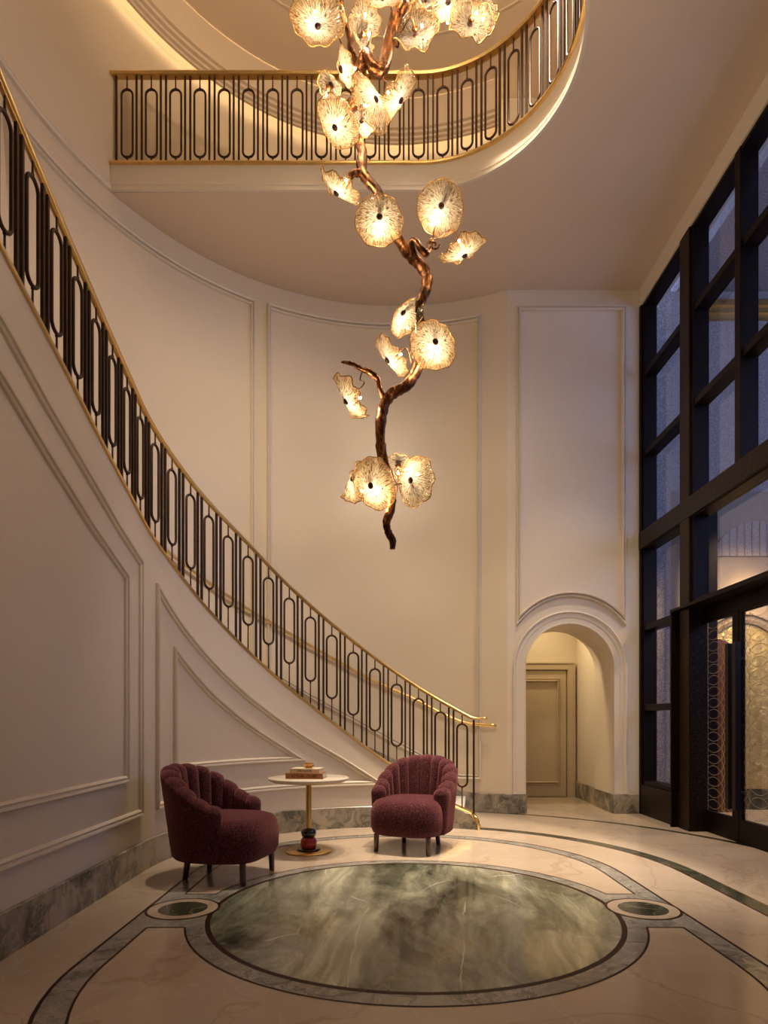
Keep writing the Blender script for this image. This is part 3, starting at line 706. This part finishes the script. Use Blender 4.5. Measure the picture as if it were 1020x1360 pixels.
# ---------------------------------------------------------------- OUTSIDE PORCH seen through the glass
EY=8.56
mb=MB(); mb.box((3.5,EY,4.3),(9.5,EY+.3,7.0)); mb.box((3.5,EY-.22,0),(3.78,EY,7.0)); mb.box((3.99,8.05,0),(4.12,8.15,3.9)); struct(mb.build('wall_porch',M['granite']),'speckled granite porch wall outside the windows')
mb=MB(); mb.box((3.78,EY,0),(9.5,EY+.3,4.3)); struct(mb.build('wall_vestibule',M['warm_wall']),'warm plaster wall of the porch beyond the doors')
mb=MB(); mb.box((7.6,-1.2,0),(7.9,EY+.3,3.2)); mb.box((3.6,-1.5,0),(7.9,-1.2,3.2)); struct(mb.build('wall_sky_blocker',M['granite']),'granite wall added out of view across the porch to cut sky light')  # unseen wall added to hold back sky light
mb=MB(); mb.box((3.95,-1,7.0),(9.5,EY+.3,7.3)); struct(mb.build('ceiling_porch',M['granite']),'granite soffit of the porch')
mb=MB(); mb.box((4.32,EY-.06,6.60),(9.5,EY,6.86)); mb.box((4.32,EY-.09,6.66),(9.5,EY,6.69)); mb.box((4.32,EY-.09,6.76),(9.5,EY,6.79)); struct(mb.build('trim_13',M['brass_dark']),'bronze band along the top of the porch wall')
mb=MB()
gx,gr,gz=4.84,.50,2.01
ap=[(gx-gr,.28)]+[(gx-gr*math.cos(PI*i/30),gz+gr*math.sin(PI*i/30)) for i in range(31)]+[(gx+gr,.28)]
mb.poly([ap],0); 
gp=MB(); gp.v=[(v[0],EY-.012,v[1]) for v in mb.v]; gp.f=mb.f; gp.m=mb.m; gp.sm=mb.sm
gold=gp.build('gold_relief_panel',M['gold']); tag(gold,'arched gold relief panel glowing beyond the glass entrance doors','artwork')
md=gold.modifiers.new('solid','SOLIDIFY'); md.thickness=.02
mb=MB(); nn=Vector((0,-1,0))
for r,p in ((gr,[(0,0),(0,.05),(.05,.06),(.06,.03),(.11,.03),(.12,.05),(.17,.04),(.18,0)]),):
    path=[(Vector((gx-r*math.cos(PI*i/40),EY,gz+r*math.sin(PI*i/40))),nn) for i in range(41)]
    mb.smooth=True; moulding(mb,[(Vector((gx-r,EY,.28)),nn)]+path+[(Vector((gx+r,EY,.28)),nn)],p,closed=False)
struct(mb.build('trim_14',M['warm_wall']),'arched moulding around the gold panel')
mb=MB(); mb.box((4.3,EY-.03,0),(9.5,EY,.28)); struct(mb.build('baseboard_vestibule',M['darkgreen']),'dark green marble skirting beyond the doors')
mb=MB(); bx,br,bz=4.36,.27,2.0
ap=[(bx-br,0)]+[(bx-br*math.cos(PI*i/24),bz+br*math.sin(PI*i/24)) for i in range(25)]+[(bx+br,0)]
for i in range(len(ap)-1):
    a,b=ap[i],ap[i+1]; mb.quad((a[0],8.30,a[1]),(b[0],8.30,b[1]),(b[0],8.36,b[1]),(a[0],8.36,a[1]))
t=MB(); t.poly([ap],0)
for yy in (8.30,8.36): mb.add([(v[0],yy,v[1]) for v in t.v],t.f)
bs=mb.build('arched_reflection',simple('reflection_brown',(.12,.04,.013),.35,.2,.3,7)); tag(bs,'half-arch reflection built as a brown arched screen standing left of the gold panel beyond the doors','screen')  # solid panel in place of a half-arch reflection
mb=MB(); mb.box((4.13,8.05,0),(4.24,8.15,3.9)); struct(mb.build('recess_shadow_strip',M['frame']),'dark strip standing for the recess shadow beyond the left door leaf')  # shade of the recess, made as a dark upright strip
# reflection of an arched window, built as a pale panel on the porch wall
mb=MB(); fx,hw,z0=5.07,.66,3.42; rr=(hw*hw+.47*.47)/(2*.47); a0=math.asin(hw/rr)
ap=[(fx+rr*math.sin(a),z0+.47-rr+rr*math.cos(a)) for a in [-a0+2*a0*i/24 for i in range(25)]]
t=MB(); t.poly([ap],0); mb.add([(v[0],EY-.02,v[1]) for v in t.v],t.f)
for i in range(len(ap)): 
    a,b=ap[i],ap[(i+1)%len(ap)]; mb.quad((a[0],EY-.02,a[1]),(b[0],EY-.02,b[1]),(b[0],EY,b[1]),(a[0],EY,a[1]))
fw=mb.build('window_7',M['granite']); struct(fw,'reflection of an arched window built as a pale panel on the porch wall')
mb=MB()
for i in range(13):
    x=fx-hw+hw*2*(i+.5)/13; zt_=z0+.47-rr+math.sqrt(rr*rr-(x-fx)**2); mb.box((x-.008,EY-.028,z0),(x+.008,EY-.02,zt_))
mb.build('reflection_bars',M['warm_wall'],fw)

# ---------------------------------------------------------------- CHAIRS
def make_chair():
    root=empty('armchair')
    # seat
    mb=MB(); mb.smooth=True; n=64
    def outline(i,ins,z):
        a=2*PI*i/n; c,s_=math.cos(a),math.sin(a); e=2/3.4
        x=(.345-ins)*abs(c)**e*(1 if c>=0 else -1); hy=(.36-ins)*abs(s_)**e*(1 if s_>=0 else -1)
        x*=1-.10*max(0,hy/.36)
        return (x,hy-.035,z)
    lv=[(.20,.155),(.06,.155),(.022,.175),(.004,.22),(0,.30),(.003,.37),(.016,.425),(.045,.462),(.095,.480),(.16,.486),(.24,.490),(.32,.491),(.344,.4915)]
    mb.grid([[outline(i,a,z) for i in range(n)] for a,z in lv],closed_u=True)
    seat=mb.build('seat',M['fabric'],root)
    mb=MB(); 
    # back shell
    arm=.20; Rb=.325; Lt=PI*Rb+2*arm; NCH=13; per=12
    U=NCH*per; rows=[]
    def base(u):
        s=u*Lt
        if s<arm: return Vector((-Rb,-.16+s-.0,0)),Vector((-1,0,0))
        if s>Lt-arm: return Vector((Rb,-.16+(Lt-s),0)),Vector((1,0,0))
        a=PI-(s-arm)/Rb; return Vector((Rb*math.cos(a),.04+Rb*.92*math.sin(a),0)),Vector((math.cos(a),math.sin(a),0))
    for i in range(U+1):
        u=i/U; ch=min(NCH-1,int(u*NCH)); t=2*(u*NCH-ch)-1
        w=abs(2*u-1)
        hcell=abs(2*((ch+.5)/NCH)-1)
        def hh(w): return .565+.285*(.5+.5*math.cos(PI*min(1,w**1.25)))
        Hh=.75*hh(w)+.25*hh(hcell)
        bulge=math.sqrt(max(0,1-t*t)); Hh+=.022*bulge-.010
        p,nv=base(u)
        endf=min(1,(min(u,1-u)*Lt)/.065); ef=math.sqrt(max(0,1-(1-endf)**2))
        T=.052*ef+.004; inb=.042*bulge*ef
        flare=.015+.055*(1-w)
        top=Hh-.035*(1-ef)
        def P(off,z):
            k=(z-.16)/(.80-.16); q=p+nv*(off+flare*k*1.3-.012*(1-k)); return (q.x,q.y,z)
        z0=.165
        outr=[P(T*.55,z0),P(T*.85,z0+.02)]
        for q in range(1,7): outr.append(P(T*.9,z0+.02+(top-T-.02-z0)*q/6))
        # rounded top
        cz_=top-T; rad=T+inb*.5
        for q in range(1,8):
            a=PI*q/8; outr.append(P(T*.9-(T*1.9+inb)*(1-math.cos(a))/2,cz_+T*math.sin(a)))
        for q in range(0,7): 
            zz=cz_+(.40-cz_)*q/6; sag=inb*(1 if q<5 else .8)
            outr.append(P(-T-sag,zz))
        outr.append(P(-T-inb*.5,.30)); outr.append(P(-T,.18))
        rows.append(outr)
    mb.smooth=True; mb.grid(rows,flip=True)
    for r in (rows[0],rows[-1]): mb.add(r,[tuple(range(len(r)))])
    mb.build('backrest',M['fabric'],root)
    for (x,y,sx,sy) in ((-.25,-.29,-.003,-.005),(.25,-.29,.003,-.005),(-.17,.20,-.008,.02),(.17,.20,.008,.02)):
        mb=MB(); rows=[]
        for z,r in ((0,.016),(.008,.021),(.165,.025)):
            k=1-z/.165; rows.append([(x+sx*k+r*math.cos(a),y+sy*k+r*math.sin(a),z) for a in [2*PI*q/16 for q in range(16)]])
        mb.smooth=True; mb.grid(rows,closed_u=True); mb.add(rows[0],[tuple(range(16))]); mb.build('leg',M['wood_dark'],root)
    return root
ch=make_chair(); ch.location=(-1.245,4.90,0); ch.rotation_euler=(0,0,math.radians(76))
tag(ch,'burgundy scallop-backed armchair left of the small table, facing right','armchair','burgundy scallop-backed armchairs')
c2_=copy_tree(ch); c2_.location=(.275,5.97,0); c2_.rotation_euler=(0,0,math.radians(-23)); c2_['label']='burgundy scallop-backed armchair right of the small table, facing forward'

# ---------------------------------------------------------------- SIDE TABLE with books and bowl
tb=empty('side_table',(-.69,5.80,0)); tag(tb,'round stone-topped side table on a brass column between the armchairs','table')
mb=MB(); mb.lathe([(0,.0),(.205,.0),(.21,.006),(.205,.013),(0,.016)],n=64); mb.build('base_disc',M['brass'],tb,'polished brass round foot')
mb=MB(); mb.lathe([(.0,.016),(.10,.016),(.112,.024),(.10,.034),(.06,.036)],n=40); mb.build('collar',M['black_gloss'],tb,'dark collar')
def ballprof(r,R,z,h,n=14): return [(max(0,R+r*math.cos(a)),z+h*math.sin(a)) for a in [-PI/2+PI*i/n for i in range(n+1)]]
mb=MB(); mb.lathe([(0,.02)]+ballprof(.03,.045,.078,.056)+[(0,.13)],n=40); mb.build('red_bead',M['red_gloss'],tb,'deep red stone bead')
mb=MB(); mb.lathe([(0,.13)]+ballprof(.036,.034,.174,.044)+[(0,.215)],n=40); mb.build('black_bead',M['black_gloss'],tb,'glossy black bead')
mb=MB(); mb.lathe([(.026,.20),(.026,.655)],n=32); mb.build('column',M['brass'],tb,'brass column')
mb=MB(); mb.lathe([(0,.650),(.345,.650),(.366,.662),(.370,.672),(.366,.680),(0,.682)],n=72); mb.build('table_top',M['travertine'],tb,'pale stone top')
mb=MB(); mb.lathe([(0,.642),(.33,.642),(.345,.651),(0,.651)],n=72); mb.build('under_plate',M['brass_dark'],tb)
def book(loc,w,d,h,rz,cover,pages,text,size,label):
    b=empty('book',loc,rz); tag(b,label,'book','books on the side table')
    mb=MB(); mb.box((-w/2,-d/2,0),(w/2,d/2,.003)); mb.box((-w/2,-d/2,h-.003),(w/2,d/2,h)); mb.box((-w/2,-d/2,0),(w/2,-d/2+.004,h)); mb.build('cover',cover,b,bevel=.001)
    mb=MB(); mb.box((-w/2+.004,-d/2+.004,.003),(w/2-.004,d/2-.005,h-.003)); mb.build('pages',pages,b)
    c=bpy.data.curves.new('spine_title','FONT'); c.body=text; c.size=size; c.align_x='CENTER'; c.align_y='CENTER'; c.extrude=.0003
    t=bpy.data.objects.new('spine_title',c); COL.objects.link(t); c.materials.append(M['fillet']); bpy.context.view_layer.update(); me=bpy.data.meshes.new_from_object(t.evaluated_get(bpy.context.evaluated_depsgraph_get())); bpy.data.objects.remove(t)
    t=bpy.data.objects.new('spine_title',me); COL.objects.link(t); t.parent=b; t.location=(0,-d/2-.0006,h/2); t.rotation_euler=(PI/2,0,0)
    return b
pg=simple('paper',(.78,.70,.56),.8,0,.06,40)
book((-.70,5.74,.682),.335,.25,.048,math.radians(-4),simple('cover_brown',(.30,.115,.035),.45,0,.1),pg,'ATTUAL CLUBS',.033,'brown hardback book lying on the side table under the cream book')
book((-.70,5.76,.7305),.27,.20,.038,math.radians(-7),simple('cover_cream',(.70,.60,.42),.55,0,.06),pg,'TAE NIXON',.026,'cream hardback book on top of the brown book')
bw=empty('glass_bowl',(-.685,5.76,.7687)); tag(bw,'small faceted amber glass bowl on the cream book','bowl')
def ambermat():
    m,nt,b=newmat('amber_glass'); b.inputs['Base Color'].default_value=(.85,.55,.22,1); b.inputs['Roughness'].default_value=.08; b.inputs['Transmission Weight'].default_value=.7; b.inputs['Metallic'].default_value=.25
    bump(nt,b,noise(nt,coords(nt),60,2),.4,.004); return m
mb=MB(); 
rows=[[(r*math.cos(2*PI*k/10+ (i%2)*.3),r*math.sin(2*PI*k/10+(i%2)*.3),z) for k in range(10)] for i,(r,z) in enumerate([(0.001,0),(.028,0),(.045,.015),(.052,.034),(.046,.046),(.040,.046),(.044,.034),(.036,.016),(.001,.008)])]
mb.grid(rows,closed_u=True); mb.build('bowl_body',ambermat(),bw)

# ---------------------------------------------------------------- CHANDELIER
YD=4.10
chd=empty('chandelier',(.10,YD,2.3)); tag(chd,'bronze branch chandelier with glowing amber glass petals hanging over the green medallion','chandelier')
CO=chd.location.copy()
def smooth_path(P,sub=6):
    P=[P[0]]+P+[P[-1]]; out=[]
    for i in range(1,len(P)-2):
        a,b,c,d_=P[i-1],P[i],P[i+1],P[i+2]
        for k in range(sub):
            t=k/sub
            out.append(tuple(.5*((2*b[q])+(-a[q]+c[q])*t+(2*a[q]-5*b[q]+4*c[q]-d_[q])*t*t+(-a[q]+3*b[q]-3*c[q]+d_[q])*t**3) for q in range(len(b))))
    out.append(tuple(P[-2])); return out
def branch(pts,name='branch',sub=6,knob=.12):
    """pts: (px,py,radius px,depth offset)"""
    sp=smooth_path([tuple(map(float,p)) for p in pts],sub); P=[];Rr=[]
    for (x,y,r,dy) in sp:
        Y=YD+dy; P.append(at(x,y,Y)-CO); Rr.append(max(.002,r*Y/F*(1+random.uniform(-knob,knob))))
    N=len(P); mb=MB(); mb.smooth=True; rows=[];prev=None; n=14; ph=0
    for i,p in enumerate(P):
        t=(P[min(i+1,N-1)]-P[max(i-1,0)]).normalized()
        if prev is None: u=t.cross(Vector((0,1,0))).normalized()
        else: u=(prev-t*prev.dot(t)).normalized()
        prev=u; w=t.cross(u); ph+=.10
        rows.append([p+(u*math.cos(2*PI*k/n)+w*math.sin(2*PI*k/n))*Rr[i]*(1+.10*math.cos(3*(2*PI*k/n)+ph)+.05*math.cos(5*2*PI*k/n-ph*1.7)) for k in range(n)])
    mb.grid(rows,closed_u=True); mb.add(rows[0],[tuple(range(n))]); mb.add(rows[-1],[tuple(range(n))])
    mb.build(name,M['bark'],chd); return [p+CO for p in P]
trunk=[(545,-330,7,0.05),(520,-250,7,-.03),(556,-170,7.5,.05),(530,-90,8,-.05),(542,-40,8,0),(534,6,7.8,0),(527,22,7.8,.02),(518,53,7.6,.03),(511,86,7.5,.0),(505,94,7.8,-.03),(494,86,7.5,-.04),(486,73,6.8,-.04),(481,82,7.2,-.02),(478,100,7.6,.0),(477,118,7.6,.03),(471,135,7.6,.03),(461,150,7.2,.03),(466,168,6.5,.05),(474,183,6,.05),(481,203,6.2,.03),(480,226,6.4,.0),(489,240,6.4,-.02),(501,254,6.4,-.03),(511,281,6.6,-.02),(526,311,6.8,.0),(541,334,7,.03),(556,350,7,.04),(566,364,7,.02),(567,381,6.6,0),(561,397,6.4,-.03),(556,411,6.2,-.03),(558,440,6,0),(558,472,6.6,.03),(552,494,6.8,.03),(539,512,7,0),(521,522,6.8,-.02),(511,536,6.8,-.03),(506,560,6.8,-.02),(506,592,6.6,0),(512,625,6.4,.02),(520,654,6,.02),(519,676,5.8,0),(513,694,5.4,-.02),(516,709,5,-.01),(521,718,4.8,0),(521,729,3.6,0)]
TP=branch(trunk,'branch')
TP+=branch([(511,530,3.8,-.02),(505,517,3.6,-.03),(502,504,3.6,-.04),(491,494,4.0,-.05),(480,490,3.2,-.05),(470,484,2.8,-.06),(461,482,2.4,-.06),(453,481,1.0,-.06)],'branch')
TP+=branch([(481,230,4.6,.0),(474,230,4.6,-.03),(467,231,4.4,-.05),(463,239,3.8,-.05),(460,249,3.6,-.04)],'branch')
TP+=branch([(479,92,5.5,.0),(472,78,5,.03),(466,66,4.6,.05),(465,50,4,.06),(461,36,3.6,.06),(455,22,3.2,.05),(453,-10,3,.05)],'branch')
TP+=branch([(556,350,4.6,.04),(549,335,4.2,.0),(547,321,3.8,-.04),(552,320,3.8,-.06),(558,329,4.4,-.06),(566,336,4.4,-.04),(570,330,4,-.02),(572,321,3.4,0),(575,318,2,0)],'branch',knob=.05)
TP+=branch([(465,148,5,.03),(458,140,4.6,.0),(452,134,4.4,-.03),(447,130,2.6,-.04)],'branch')
TP+=branch([(520,40,4,.03),(527,60,3,.06),(530,30,3,.08),(545,8,3,.08),(565,-15,3,.06),(600,-30,3,.05),(640,-40,2,.05)],'branch')
# small spiral tip
mb=MB(); mb.tube([at(577+(7-t*1.1)*math.cos(t*1.3),325+(7-t*1.1)*math.sin(t*1.3),YD-.02)-CO for t in [q*.35 for q in range(17)]],.006,8); mb.build('curl',M['bark'],chd)
# suspension
mb=MB(); top=at(545,-330,YD+.05); mb.tube([top-CO,Vector((top.x,top.y,ZTOP))-CO],.012,8); mb.lathe([(0,ZTOP-.06),(.16,ZTOP-.05),(.17,ZTOP),(0,ZTOP)],c=(top.x-CO.x,top.y-CO.y,-CO.z)); mb.build('ceiling_mount',M['bark'],chd)
def petal(px,py,ra,rb,ang,knobdir,front=1,dy=0,wave=.5,depth=.28,stem=True,power=1.0,knob=True,seed=0):
    """px,py centre; ra,rb half axes in px; ang = direction of the MAJOR axis in the image (deg, y down);
       knobdir = +1/-1: the convex face leans towards (major axis + 90deg) / the other way; front: convex face seen"""
    Y=YD+dy; c=at(px,py,Y)
    # outline seen from the eye: turn the ellipse in the shifted picture into one square to the line of sight
    vw=(c-Vector((0,0,H))).normalized(); rt=vw.cross(Vector((0,0,1))).normalized(); up=rt.cross(vw); cf=math.sqrt(vw.x**2+vw.y**2)
    A=math.radians(ang); ax=(ra*math.cos(A),-ra*math.sin(A)*cf); bx=(rb*math.sin(A),rb*math.cos(A)*cf)
    p_,q_,r_=ax[0]**2+bx[0]**2,ax[0]*ax[1]+bx[0]*bx[1],ax[1]**2+bx[1]**2
    phi=.5*math.atan2(2*q_,p_-r_); tr_=(p_+r_)/2; dd=math.sqrt(((p_-r_)/2)**2+q_*q_)
    e1,e2=math.sqrt(tr_+dd),math.sqrt(max(1e-6,tr_-dd))
    a=e1*Y/F; cosv=max(.15,min(1,e2/e1)); sinv=math.sqrt(max(0,1-cosv*cosv))
    mn2=(-math.sin(phi),math.cos(phi)); old=(-math.sin(A)*knobdir,-math.cos(A)*knobdir)
    sg=1 if mn2[0]*old[0]+mn2[1]*old[1]>=0 else -1
    nv=((rt*mn2[0]+up*mn2[1])*sinv*sg-vw*cosv*front).normalized()
    mj=(rt*math.cos(phi)+up*math.sin(phi)); mj=(mj-nv*mj.dot(nv)).normalized(); mn=nv.cross(mj)
    rnd=random.Random(seed+int(px*7+py)); lob=rnd.choice((8,9,10)); p1,p2,p3=[rnd.uniform(0,6.28) for _ in range(3)]
    NA,NR=84,12; mb=MB(); mb.smooth=True; rows=[]
    def surf(r,t):
        R=a*(1+(.012+.02*wave)*math.cos(lob*t+p1)+.05*math.cos(3*t+p2)*wave+.02*math.cos(5*t+p3)*wave)*r
        z=-depth*a*r**2.0 + wave*a*r**3*(.10*math.sin(lob*t+p2)+.13*math.sin(3*t+p1)) + .018*a*r*r*math.cos(40*t)
        return Vector((R*math.cos(t),R*math.sin(t),z))
    for j in range(NR+1):
        r=.02+.98*j/NR; rows.append([surf(r,2*PI*k/NA) for k in range(NA)])
    mb.grid(rows,closed_u=True)
    o=mb.build('glass_petal',M['petal'],chd)
    Mx=Matrix((mj,mn,nv)).transposed().to_4x4(); Mx.translation=c-CO; o.matrix_local=Mx
    mb=MB(); mb.tube([surf(1.0,2*PI*k/NA) for k in range(NA)],.0030 if wave<.8 else .0036,6,closed=True); mb.build('petal_rim',M['rim'],o)
    mb=MB(); mb.lathe([(0,.018),(.010,.016),(.016,.012),(.021,.004),(.018,-.002),(0,-.006)],n=16); mb.build('knob',M['knob'],o)
    mb=MB(); cr=.5 if front>0 else 1.0; mb.lathe([(0,-.052),(.012*cr,-.050),(.022*cr,-.035),(.014*cr,-.022),(0,-.02)],n=16); mb.build('stem_cup',M['bark'],o)
    bx_,by_=(.35*a*math.cos(p1+1),.35*a*math.sin(p1+1))
    # stem to nearest trunk point
    if stem:
        back=c-nv*.05; near=min(TP,key=lambda q:(q-back).length); d_=near-back; L=d_.length
        if L>.03:
            m1=back-nv*min(.12,L*.45)+d_*.2; m2=near-d_*.25+Vector((0,0,-.03*math.copysign(1,d_.x)*min(1,L*4)))
            inv=Mx.inverted()
            pp=[inv@(q-CO) for q in (Vector(x) for x in smooth_path([tuple(back+nv*.01),tuple(m1),tuple(m2),tuple(near)],7))]
            mb=MB(); mb.tube(pp,.0042,7); mb.build('stem',M['bark'],o)
    # bulb as a light + small glowing capsule
    hot=Vector((0,-.0,0)); 
    lp=Vector((-.30*a,.0,-.055)) 
    # put the lamp on the lower or upper side in the picture, like the hot spots in the glass
    mb=MB(); mb.lathe([(0,-.010),(.007,-.006),(.007,.006),(0,.010)],n=10); bl=mb.build('bulb',M['bulb'],o); 
    inv3=Mx.to_3x3().inverted(); dn=inv3@Vector((0,0,-1)); dn.z=0
    hotp=hotside.get((px,py),(0,.3)); w3=inv3@Vector((hotp[0],0,-hotp[1])); w3.z=0
    bl.location=Vector((w3.x*a,w3.y*a,-.085))
    L_=bpy.data.lights.new('petal_lamp','POINT'); L_.energy=4.0*power; L_.color=(1,.81,.58); L_.shadow_soft_size=.02
    lo_=bpy.data.objects.new('petal_lamp',L_); COL.objects.link(lo_); lo_.parent=o; lo_.location=bl.location+Vector((0,0,.012))
    return o
hotside={(422,34):(-.1,-.4),(504,288):(0,.35),(586,273.5):(-.2,.4),(578,451):(0,.25),(492.6,647):(.15,-.35),(545.6,638):(-.15,-.35),(445,169):(-.1,.2),(499,132):(-.1,-.1),(624,32):(.15,.1),(552,47):(.3,.35),(536,416):(-.3,.2)}
petal(422,34,39,37,80,1,1,-.16,.4)
petal(508,-4,29,26,0,1,1,-.14,.5)
petal(484,34,26,22,85,1,1,.14,.6,stem=False,power=.5)
petal(477,50,28,11,72,1,-1,-.03,.9)
petal(453.5,92,30,9,80,1,1,.04,.7)
petal(552,47,33,27,-20,1,-1,.06,1.0)
petal(563,2,20,17,0,1,-1,.12,.6,power=.6)
petal(595,4,20,19,20,-1,1,.0,.6)
petal(624,32,34,26,60,1,-1,-.02,1.0)
petal(646,10,24,16,70,-1,-1,.05,1.0,power=.7)
petal(440,113,22,13,70,-1,-1,.05,.9)
petal(445,169,38,24,62,1,1,-.10,.5)
petal(499,132,44,17,66,-1,1,-.14,.4)
petal(532,133,39,15,-62,1,1,-.02,.7)
petal(481,160,23,15,-70,-1,1,.12,.8,power=.6)
petal(447,256,33,11,40,1,1,-.05,.8)
petal(504,288,36,32,85,-1,1,-.16,.35)
petal(586,273.5,39,31,85,-1,1,-.02,.3)
petal(617,339,32,13,-22,1,1,.02,.8)
petal(536,416,31,16,-56,-1,1,.0,.4)
petal(578,454,36,29,60,-1,1,-.14,.35)
petal(574,478,20,10,-10,1,1,.06,.6,power=.6)
petal(515,478,32,11,56,1,1,.0,.5)
petal(460,533,34,11,58,1,1,-.04,.8)
petal(492.6,645,36,28,70,1,1,-.12,.4)
petal(469,636,32,13,-62,-1,1,.05,1.0,power=.7)
petal(545.6,638,35,23,-80,-1,1,-.08,.45)
petal(529,613,22,14,0,-1,-1,.14,.6,power=.6)

for q_ in ((470,-60,40,34,70,1,1,-.12,.5),(560,-95,38,30,-30,1,-1,.05,.8),(500,-150,38,34,80,-1,1,-.1,.5),(600,-60,34,26,40,1,-1,.0,.8),(430,-120,36,28,60,1,1,.05,.6),(590,-190,38,30,20,-1,1,-.05,.5),(480,-260,38,32,80,1,1,-.1,.5)): petal(*q_)
# ---------------------------------------------------------------- LIGHTS
def spot(name,loc,target,e,size=70,blend=.6,col=(1,.81,.60),soft=.08,cat='ceiling light'):
    L=bpy.data.lights.new(name,'SPOT'); L.energy=e; L.spot_size=math.radians(size); L.spot_blend=blend; L.color=col; L.shadow_soft_size=soft
    o=bpy.data.objects.new(name,L); COL.objects.link(o); o.location=loc
    d_=Vector(target)-Vector(loc); o.rotation_euler=d_.to_track_quat('-Z','Y').to_euler(); return o
DL=[((-.9,5.9,9.2),(-.9,6.0,0),700),((1.3,5.6,9.2),(1.7,6.4,0),2300),((.2,5.9,9.2),(.4,6.0,0),950)]
for p,t,e in DL: spot('unseen_downlight',p,t,e,36,.9)
# unseen fill spots added by the near opening edge to brighten the curved wall
for p,t,e in (((-1.6,2.1,6.72),(-2.2,7.5,3.9),360),((.0,2.1,6.72),(-.9,8.3,3.6),440),((1.2,2.1,6.72),(.5,8.5,3.0),330)):
    spot('wall_fill_spot',p,t,e,56,1.0,(1,.81,.59),.25)
# invisible fill lamps added under the balcony ceiling to brighten the entrance floor
def area(name,loc,rot,sx,sy,e,col):
    L=bpy.data.lights.new(name,'AREA'); L.shape='RECTANGLE'; L.size=sx; L.size_y=sy; L.energy=e; L.color=col
    o=bpy.data.objects.new(name,L); COL.objects.link(o); o.location=loc; o.rotation_euler=rot; return o
spot('ceiling_fill',(.2,4.4,7.7),(.2,5.4,9.2),170,150,.6,(1,.76,.50),.15)  # added fill to brighten the upper ceiling, no fixture of its own
spot('unseen_downlight',(2.4,6.5,6.74),(2.3,6.9,0),420,62,1.0)  # added fill for the floor by the arch, no fixture in the soffit
spot('unseen_downlight',(2.4,5.0,6.74),(2.4,5.8,0),260,60,.9)  # second added fill, nearer the doors
spot('unseen_downlight',(2.3,9.4,3.38),(2.5,9.2,0),60,120,.8,(1,.74,.38))
spot('unseen_downlight',(1.3,9.3,3.2),(2.97,8.5,1.8),70,90,.9,(1,.78,.46))
spot('unseen_downlight',(4.9,8.0,3.7),(4.9,8.55,1.7),230,70,.8,(1,.72,.36))
spot('unseen_downlight',(4.8,7.3,3.9),(4.8,8.4,1.2),260,110,.8,(1,.70,.36))
w=bpy.data.worlds.new('world'); SC.world=w; w.use_nodes=True
bg=w.node_tree.nodes['Background']; bg.inputs[0].default_value=(.40,.52,.95,1); bg.inputs[1].default_value=2.4

# ---------------------------------------------------------------- CAMERA
cam=bpy.data.cameras.new('camera'); co=bpy.data.objects.new('camera',cam); COL.objects.link(co)
co.location=(0,0,H); co.rotation_euler=(PI/2,0,0); cam.sensor_fit='VERTICAL'; cam.sensor_height=36; cam.lens=F/1360*36; cam.shift_y=(HY-680)/1360; cam.clip_start=.05
SC.camera=co
SC.view_settings.view_transform='Standard'; SC.view_settings.look='None'; SC.view_settings.gamma=1; SC.view_settings.use_curve_mapping=False
SC.view_settings.exposure=0.62
